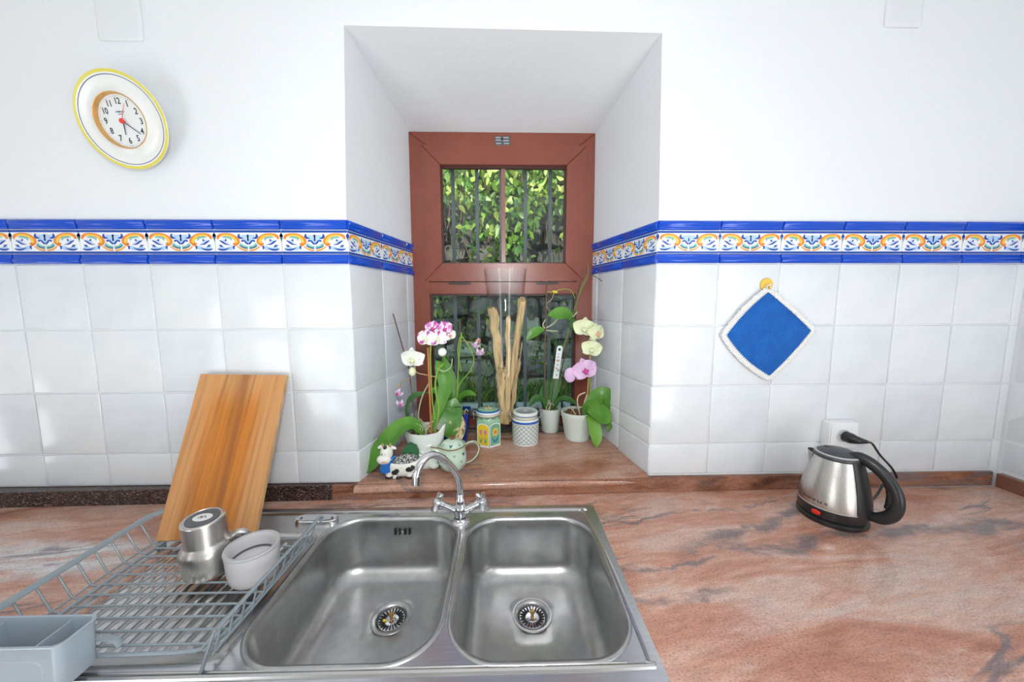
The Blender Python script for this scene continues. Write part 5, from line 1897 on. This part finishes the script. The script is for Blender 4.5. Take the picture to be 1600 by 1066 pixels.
# --- blue and white lattice jar
c7 = Vector((.5605, .285, sill_h(.285) - .004))
lat = thing('clip_jar', 'round white clip jar with a dark lattice pattern and cobalt blue band', 'jar', c7)
lp = [(.0, .0), (.0500, .0), (.0535, .003), (.0540, .010), (.0545, .088), (.0555, .090), (.0555, .098), (.0535, .101), (.0490, .104), (.0470, .107), (.0470, .116), (.0, .116)]
lb_ = obj('body', MB().lathe(lp, c7, 56, (False, False)), CERAM, lat)
b = MB()
nd = 18
for s in (-1, 1):
    for k in range(nd):
        a0 = 2 * PI * k / nd
        pts = []
        for j in range(17):
            f = j / 16
            z = .0105 + .0770 * f
            a = a0 + s * f * 2 * PI / nd * 4.4
            r = lathe_r(lp[1:], z) + .0002
            pts.append(c7 + Vector((r * math.cos(a), r * math.sin(a), z)))
        L = [(p + Vector((0, 0, .0011))) for p in pts]
        Rr = [(p - Vector((0, 0, .0011))) for p in pts]
        b.add(L + Rr, [(i, i + 1, 17 + i + 1, 17 + i) for i in range(16)])
obj('lattice_print', b, INKB, lb_, smooth=False)
for z in (.0098, .0880):
    obj('ink_line', MB().lathe([(.05455, z), (.05475, z + .0010)], c7, 48, (False, False)), INKB, lb_)
obj('blue_band', MB().lathe([(.0556, .0915), (.0558, .0925), (.0558, .0975), (.0545, .0998), (.0520, .1020)], c7, 56, (False, False)), mat('jar_cobalt', (.015, .10, .42), .15), lb_)
obj('seal_ring', MB().lathe([(.0462, .1120), (.0490, .1125), (.0490, .1165), (.0462, .1170)], c7, 40, (False, False)), SEAL, lat)
ld = obj('lid', MB().lathe([(.0, .116), (.0480, .1165), (.0505, .1190), (.0505, .1300), (.0490, .1335), (.0455, .1345), (.0430, .1330), (.0, .1330)], c7, 48, (False, False)), CERAM, lat, angle=60)
obj('blue_line', MB().lathe([(.0507, .1192), (.0508, .1225)], c7, 48, (False, False)), mat('line_blue', (.10, .20, .45), .2), ld)
b = MB()
for q, w in ((.040, .0012), (.031, .0022), (.022, .0022), (.013, .0022)):
    b.lathe([(q, .1333), (q - w, .1334)], c7, 40, (False, False))
for k in range(20):
    a = 2 * PI * k / 20
    M = Matrix.Translation(c7) @ Matrix.Rotation(a, 4, 'Z')
    b.add([M @ Vector(p) for p in ((.013, -.0005, .1335), (.040, -.0009, .1335), (.040, .0009, .1335), (.013, .0005, .1335))], [(0, 1, 2, 3)])
obj('lid_print', b, INKB, ld, smooth=False)
clip_wire(lat, c7, .1080, .0485, .1215)
for s in (-1, 1):
    obj('wire_loop', MB().tube([c7 + Vector(p) for p in ((s * .0505, .008, .1215), (s * .060, .005, .126), (s * .063, 0, .117), (s * .060, -.005, .109), (s * .0505, -.008, .1080))], .0014, 6, smooth=4), WIRE, lat)
obj('clip_lever', MB().tube([c7 + Vector(p) for p in ((.053, -.012, .108), (.064, -.010, .116), (.070, .0, .130), (.062, .010, .136), (.053, .012, .122))], .0015, 6, smooth=4), WIRE, lat)
obj('clip_lever', MB().tube([c7 + Vector(p) for p in ((.056, -.014, .110), (.064, -.016, .098), (.068, -.016, .078), (.070, -.012, .075), (.066, -.010, .095), (.057, -.008, .110))], .0015, 6, smooth=4), WIRE, lat)

# --- teapot behind the tap
c8 = Vector((.291, .090, sill_h(.090) - .004))
tea = thing('teapot', 'small pale green teapot with heart prints and a brown wavy rim, behind the tap', 'teapot', c8)
tp_ = [(.0, .0), (.030, .0), (.036, .002), (.0440, .012), (.0490, .026), (.0500, .038), (.0480, .054), (.0455, .068), (.0450, .074), (.0470, .084), (.0480, .088), (.0455, .0885), (.0425, .080), (.0, .078)]
tb = obj('body', MB().lathe(tp_, c8, 44, (False, False)), TEAG, tea, angle=60)
spo = MB()
spo.tube([c8 + Vector(p) for p in ((-.030, -.006, .052), (-.050, -.010, .066), (-.066, -.012, .080), (-.083, -.014, .0880))], [.024, .017, .011, .0065], 14, smooth=4, flat=.9)
obj('spout', spo, TEAG, tea)
rim = []
for k in range(40):
    a = 2 * PI * k / 40
    d = (a - PI * 1.08 + PI) % (2 * PI) - PI
    e = math.exp(-(d / .33) ** 2)
    dip = -.010 * math.exp(-((((a + PI / 2) + PI) % (2 * PI) - PI) / .7) ** 2)
    r = .0478 + .032 * e
    rim.append(c8 + Vector((r * math.cos(a), r * math.sin(a), .0885 + .002 * e + dip * .4)))
obj('brown_rim_line', MB().tube(rim, .0019, 6, closed=True), BROWN, tea)
lidt = obj('lid', MB().lathe([(.0405, .080), (.0405, .0845), (.0385, .090), (.032, .0985), (.020, .1045), (.011, .1075), (.0, .108)], c8, 36, (False, False)), TEAG, tea)
obj('knob', MB().lathe([(.0085, .1065), (.0080, .110), (.0110, .113), (.0115, .1165), (.0085, .1185), (.0, .1185)], c8, 20, (False, False)), BROWN, lidt)
hpt = [(.040, 0, .080), (.056, -.002, .0925), (.076, -.004, .0980), (.092, -.005, .088), (.0945, -.005, .068), (.084, -.004, .044), (.066, -.002, .026), (.044, 0, .016)]
obj('handle', MB().tube([c8 + Vector(p) for p in hpt], [.0055, .0055, .0050, .0046], 10, smooth=5, flat=.75), TEAG, tea)
obj('handle_line', MB().tube([c8 + Vector((p[0] * 1.03, p[1] - .0046, p[2] + .0008)) for p in hpt], .0015, 5, smooth=5), BROWN, tea)
rnd = random.Random(4)
for row, (z, n, sh) in enumerate(((.020, 7, .3), (.040, 8, .0), (.062, 8, .35))):
    for k in range(n):
        a = 2 * PI * (k + sh) / n
        if abs((a - PI * 1.06 + PI) % (2 * PI) - PI) < .5 and row == 2:
            continue
        b = MB()
        decal(b, tp_[1:11], c8, a, z, heart(.0075 if (k + row) % 2 else .0060))
        obj('heart_print', b, HEARTA if (k + row) % 2 else HEARTB, tb, smooth=False)
lpz = [(.0405, .080), (.0405, .0845), (.0385, .090), (.032, .0985), (.020, .1045)]
for k in range(7):
    b = MB()
    decal(b, lpz, c8, 2 * PI * (k + .25) / 7, .0935, heart(.0058))
    obj('heart_print', b, HEARTA if k % 2 else HEARTB, lidt, smooth=False)

# --- cow-shaped sponge holder with a sponge and a scourer
c9 = Vector((.130, .046, sill_h(.046) - .004))
cow = thing('cow_sponge_holder', 'white ceramic cow figurine dish with black spots and a blue neckerchief', 'figurine', c9)
b = MB()
def oval(a_, b__, z, wob=0, dx=0):
    return [c9 + Vector((dx + a_ * math.copysign(abs(math.cos(t)) ** .8, math.cos(t)), b__ * math.copysign(abs(math.sin(t)) ** .8, math.sin(t)), z + wob * math.cos(2 * t))) for t in [2 * PI * k / 40 for k in range(40)]]
b.loft([oval(.050, .026, .010), oval(.057, .030, .012), oval(.0600, .0330, .025), oval(.0600, .0335, .045, .002), oval(.0580, .0320, .056, .004), oval(.0550, .0290, .058, .004), oval(.0530, .0265, .050, .003), oval(.050, .025, .040)], caps=(True, True))
for x in (-.042, -.020, .026, .046):
    b.lathe([(.0135, .004), (.0130, .022), (.010, .03)], c9 + Vector((x, -.018, 0)), 16)
body9 = obj('body', b, COWW, cow, angle=70)
for x in (-.042, -.012, .026, .046):
    hb = MB().ellipsoid(c9 + Vector((x, -.021, .0068)), (.0155 if x < -.03 else .0130, .0125, .0070), 14, 7)
    obj('hoof', hb, COWK, cow)
hc = c9 + Vector((-.050, -.016, .088))
b = MB()
b.ellipsoid(hc, (.021, .020, .026), 20, 12)
b.ellipsoid(hc + Vector((-.006, -.012, -.018)), (.0235, .0160, .0165), 20, 10)
b.ellipsoid(hc + Vector((.022, .002, .017)), (.012, .005, .006), 12, 6, M=Matrix.Rotation(.35, 4, 'Y'))
b.ellipsoid(hc + Vector((-.020, .002, .020)), (.011, .005, .006), 12, 6, M=Matrix.Rotation(-.5, 4, 'Y'))
head = obj('head', b, COWW, cow)
for x in (-.010, .012):
    obj('horn', MB().tube([hc + Vector((x, 0, .022)), hc + Vector((x * 1.2, -.002, .030)), hc + Vector((x * 1.1, -.004, .036))], [.0045, .0035, .0012], 8, smooth=3), STAKET, head)
obj('forelock', MB().ellipsoid(hc + Vector((-.001, -.010, .022)), (.0065, .006, .0075), 10, 6), COWK, head)
for x in (-.0095, .0005):
    obj('eye', MB().ellipsoid(hc + Vector((x, -.0185, .003)), (.0016, .0014, .0026), 8, 5), COWK, head)
obj('muzzle', MB().ellipsoid(hc + Vector((-.002, -.0215, -.021)), (.0120, .0070, .0080), 14, 7), COWP, head)
for x in (-.006, .002):
    obj('nostril', MB().ellipsoid(hc + Vector((x, -.0285, -.019)), (.0010, .0008, .0013), 6, 4), COWK, head)
b = MB()
b.loft([[c9 + Vector((-.050 + .021 * math.cos(t), -.016 + .020 * math.sin(t), z)) if z > .05 else c9 + Vector((-.053 + .018 * math.cos(t), -.024 + .014 * math.sin(t), z)) for t in [2 * PI * k / 20 for k in range(20)]] for z in (.070, .058, .045, .032, .026)])
b.tube([hc + Vector(p) for p in ((.004, -.012, -.027), (.018, -.008, -.020), (.027, .004, -.012))], [.006, .006, .003], 8, smooth=3)
obj('neckerchief', b, COWB, cow)
for x, z, rx, rz in ((-.020, .026, .0115, .0085), (-.013, .032, .0085, .0080), (.026, .036, .0150, .0090), (.037, .041, .0100, .0085)):
    y = -.0335 * (1 - abs(x / .06) ** 2.5) ** .4
    obj('black_spot', MB().ellipsoid(c9 + Vector((x, y + .0005, z)), (rx, .0022, rz), 14, 6), COWK, body9)
spg = MB()
pts_ = [(-.026, .0), (.026, .0), (.030, .040), (.024, .060), (.002, .068), (-.012, .062), (-.026, .038)]
spc = c9 + Vector((.020, .012, .042))
spg.prism([(spc.x + x, spc.z + z) for x, z in pts_], spc.y - .008, spc.y + .010)
sg = obj('kitchen_sponge', spg, SPONGE, smooth=False)
tag(sg, 'dark green kitchen sponge standing up in the cow dish', 'sponge')
scb = MB()
rnd = random.Random(9)
scb.ellipsoid(c9 + Vector((.004, -.010, .058)), (.046, .0165, .020), 28, 14, fn=lambda p: p * (1 + rnd.uniform(-.06, .06)) + Vector((0, 0, .20 * p.x if p.z > 0 else 0)))
sc_ = obj('scouring_pad', scb, SCOUR)
tag(sc_, 'grey speckled scouring pad lying in the cow dish before the sponge', 'scouring pad')

# ------------------------------------------------------------------ outside: window bars, garden wall and climbing vine
bars = thing('window_grille', 'dark grey iron bars fixed outside the window', 'window bars', (.47, .60, .03))
for x in (.128, .241, .352, .464, .578, .694, .812):
    obj('bar', MB().box((x - .0075, .594, .031), (x + .0075, .609, 1.345)), IRON, bars, smooth=False)
obj('cross_bar', MB().box((.079, .600, .085), (.865, .606, .115)), IRON, bars, smooth=False)
ground = obj('ground_outside', MB().box((-3.5, .66, ZB - .1), (4.5, 6, ZB + .02)), EARTH, smooth=False, kind='structure')
gw = obj('garden_wall', MB().box((-1.6, 2.36, ZB), (2.6, 2.80, 2.4)), EARTH, smooth=False, kind='structure')
rnd = random.Random(12)
z = -.62
while z < 2.0:
    h = rnd.uniform(.13, .22)
    x = -.75 + rnd.uniform(-.2, 0)
    while x < 1.75:
        w = rnd.uniform(.18, .42)
        b = MB()
        y0 = 2.27 + rnd.uniform(-.03, .03)
        j = lambda: rnd.uniform(-.05, .05)
        zz0, zz1 = z + rnd.uniform(-.035, .03), z + h + rnd.uniform(-.035, .03)
        fr4 = []
        for q in range(9):
            a_ = 2 * PI * (q + rnd.uniform(-.3, .3)) / 9
            fr4.append((x + w / 2 + (w / 2 - .004) * math.copysign(abs(math.cos(a_)) ** .55, math.cos(a_)), (zz0 + zz1) / 2 + (zz1 - zz0) / 2 * math.copysign(abs(math.sin(a_)) ** .55, math.sin(a_))))
        rings = []
        for ins, y in ((0, 2.39), (0, y0 + .03), (.025, y0)):
            cx, cz = x + w / 2, z + h / 2
            rings.append([(px + (cx - px) * ins / w * 2 + j() * .4, y + j() * .5, pz + (cz - pz) * ins / h * 2 + j() * .4) for px, pz in fr4])
        b.loft(rings)
        obj('stone', b, STONEL if z < .30 and rnd.random() < .6 else (STONE if z < .75 else STONE_SHADE), gw, smooth=False, recalc=True)
        x += w
    z += h
led = obj('garden_ledge', MB().box((-1.2, 1.72, ZB), (2.2, 2.30, -.16)), EARTH, smooth=False, kind='structure')
for row, (z0_, h) in enumerate(((-.62, .22), (-.40, .24))):
    x = -.7 - .1 * row
    while x < 1.7:
        w = rnd.uniform(.25, .5)
        b = MB()
        rings = []
        for ins, y in ((0, 1.74), (0, 1.67), (.02, 1.64 + rnd.uniform(-.02, .02))):
            rings.append([(x + .01 + ins, y, z0_ + .01 + ins), (x + w - .01 - ins, y, z0_ + .01 + ins), (x + w - .01 - ins, y, z0_ + h - .01 - ins), (x + .01 + ins, y, z0_ + h - .01 - ins)])
        b.loft(rings)
        obj('stone', b, STONEL, led, smooth=False)
        x += w
# leaves
LV = []
for m in IVY:
    b = MB()
    q = [(0, 0, 0), (.018, .018, .004), (.024, .040, .002), (.014, .068, -.006), (0, .092, -.016), (-.014, .068, -.006), (-.024, .040, .002), (-.018, .018, .004), (0, .045, -.003)]
    b.add(q, [(i, i + 1, 8) for i in range(7)] + [(7, 0, 8)])
    LV.append(b.mesh('leaf', m, True, 180, recalc=False))
vine = thing('climbing_vine', 'leafy green climbing vine hanging over the stone wall outside the window', 'climbing plant', (.5, 2.2, 2.2))
rnd = random.Random(31)


def leaf_spot():
    """hanging curtains of leaves, thicker above and to the right, thinning downwards"""
    while True:
        x, zz = rnd.uniform(-.55, 1.60), rnd.uniform(.55, 2.15)
        edge = 1.36 + .17 * math.sin(4.6 * x + 2.2) + .12 * math.sin(9.3 * x)
        if (zz > edge and rnd.random() < .9) or rnd.random() < .22 * math.exp(-(edge - zz) * 1.9) * (.4 + max(0, math.sin(7 * x + 5 * zz))):
            return x, zz


def place(x, zz, dy=0):
    M = Matrix.Translation((x, 2.06 + rnd.uniform(-.12, .16) - dy, zz)) @ Matrix.Rotation(rnd.gauss(0, .5), 4, 'Z') @ Matrix.Rotation(-PI / 2 + rnd.gauss(0, .45) + .35, 4, 'X') @ Matrix.Rotation(rnd.gauss(0, .75), 4, 'Z') @ Matrix.Scale(rnd.uniform(.45, 1.05), 4)
    return M


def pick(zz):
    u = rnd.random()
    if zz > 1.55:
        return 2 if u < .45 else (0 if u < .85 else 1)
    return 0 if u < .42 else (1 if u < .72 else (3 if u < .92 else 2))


for k in range(300):
    while True:
        x, zz = leaf_spot()
        if .0 < x < 1.0 and .75 < zz < 2.0:
            break
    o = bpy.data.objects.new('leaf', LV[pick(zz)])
    COL.objects.link(o)
    o.parent = vine
    o.matrix_basis = Matrix.Translation((-.5, -2.2, -2.2)) @ place(x, zz, .06)
many = [MB() for _ in IVY]
for k in range(2100):
    x, zz = leaf_spot()
    i = pick(zz)
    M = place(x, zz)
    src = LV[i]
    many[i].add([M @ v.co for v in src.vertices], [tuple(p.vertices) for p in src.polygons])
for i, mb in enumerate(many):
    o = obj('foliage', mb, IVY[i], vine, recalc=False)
    o['kind'] = 'stuff'
for k in range(26):
    x = rnd.uniform(-.3, 1.4)
    pts = [(x, 2.14, 2.15)]
    for j in range(5):
        pts.append((pts[-1][0] + rnd.uniform(-.07, .07), 2.10 + rnd.uniform(-.05, .05), pts[-1][2] - rnd.uniform(.15, .28)))
    obj('vine_stem', MB().tube(pts, .004, 5, smooth=3), VSTEM, vine)
# small weeds rooted in the joints of the stone wall
wd = [MB() for _ in IVY]
for c_ in range(34):
    cx_, cz_ = rnd.uniform(-.4, 1.4), rnd.uniform(-.25, 1.05)
    for k in range(rnd.randint(8, 34)):
        x, zz = cx_ + rnd.gauss(0, .10), cz_ + rnd.gauss(0, .06)
        i = rnd.choice((0, 1, 1, 2, 3))
        M = Matrix.Translation((x, 2.21 + rnd.uniform(-.05, .03), zz)) @ Matrix.Rotation(rnd.gauss(0, .7), 4, 'Z') @ Matrix.Rotation(-PI / 2 + rnd.gauss(0, .7) + .35, 4, 'X') @ Matrix.Rotation(rnd.gauss(0, 1.0), 4, 'Z') @ Matrix.Scale(rnd.uniform(.35, .75), 4)
        wd[i].add([M @ v.co for v in LV[i].vertices], [tuple(p.vertices) for p in LV[i].polygons])
o = MB()
for i, q in enumerate(wd):
    o.add(q.v, q.f, i)
o = obj('weeds', o, IVY, gw, recalc=False)
o['kind'] = 'stuff'
# grass on the ledge
gb = [MB(), MB()]
for k in range(2600):
    x, y = rnd.uniform(-.6, 1.6), rnd.uniform(1.70, 2.22)
    h = rnd.uniform(.05, .16) * (1.3 if math.sin(4 * x + 2) > 0 else .8)
    a = rnd.uniform(0, PI)
    dx, dy = .006 * math.cos(a), .006 * math.sin(a)
    lx, ly = rnd.gauss(0, .05), rnd.gauss(0, .04)
    gb[k % 2].add([(x - dx, y - dy, -.17), (x + dx, y + dy, -.17), (x + lx * .4 + dx * .6, y + ly * .4 + dy * .6, -.17 + h * .6), (x + lx, y + ly, -.17 + h), (x + lx * .4 - dx * .6, y + ly * .4 - dy * .6, -.17 + h * .6)], [(0, 1, 2, 3, 4)])
gb[0].mi = [0] * len(gb[0].f)
gb[0].add(gb[1].v, gb[1].f, 1)
o = obj('grass', gb[0], [IVY[1], IVY[2]], smooth=False, recalc=False)
tag(o, 'green and yellow grass and weeds growing on the low stone ledge outside', 'grass')
o['kind'] = 'stuff'
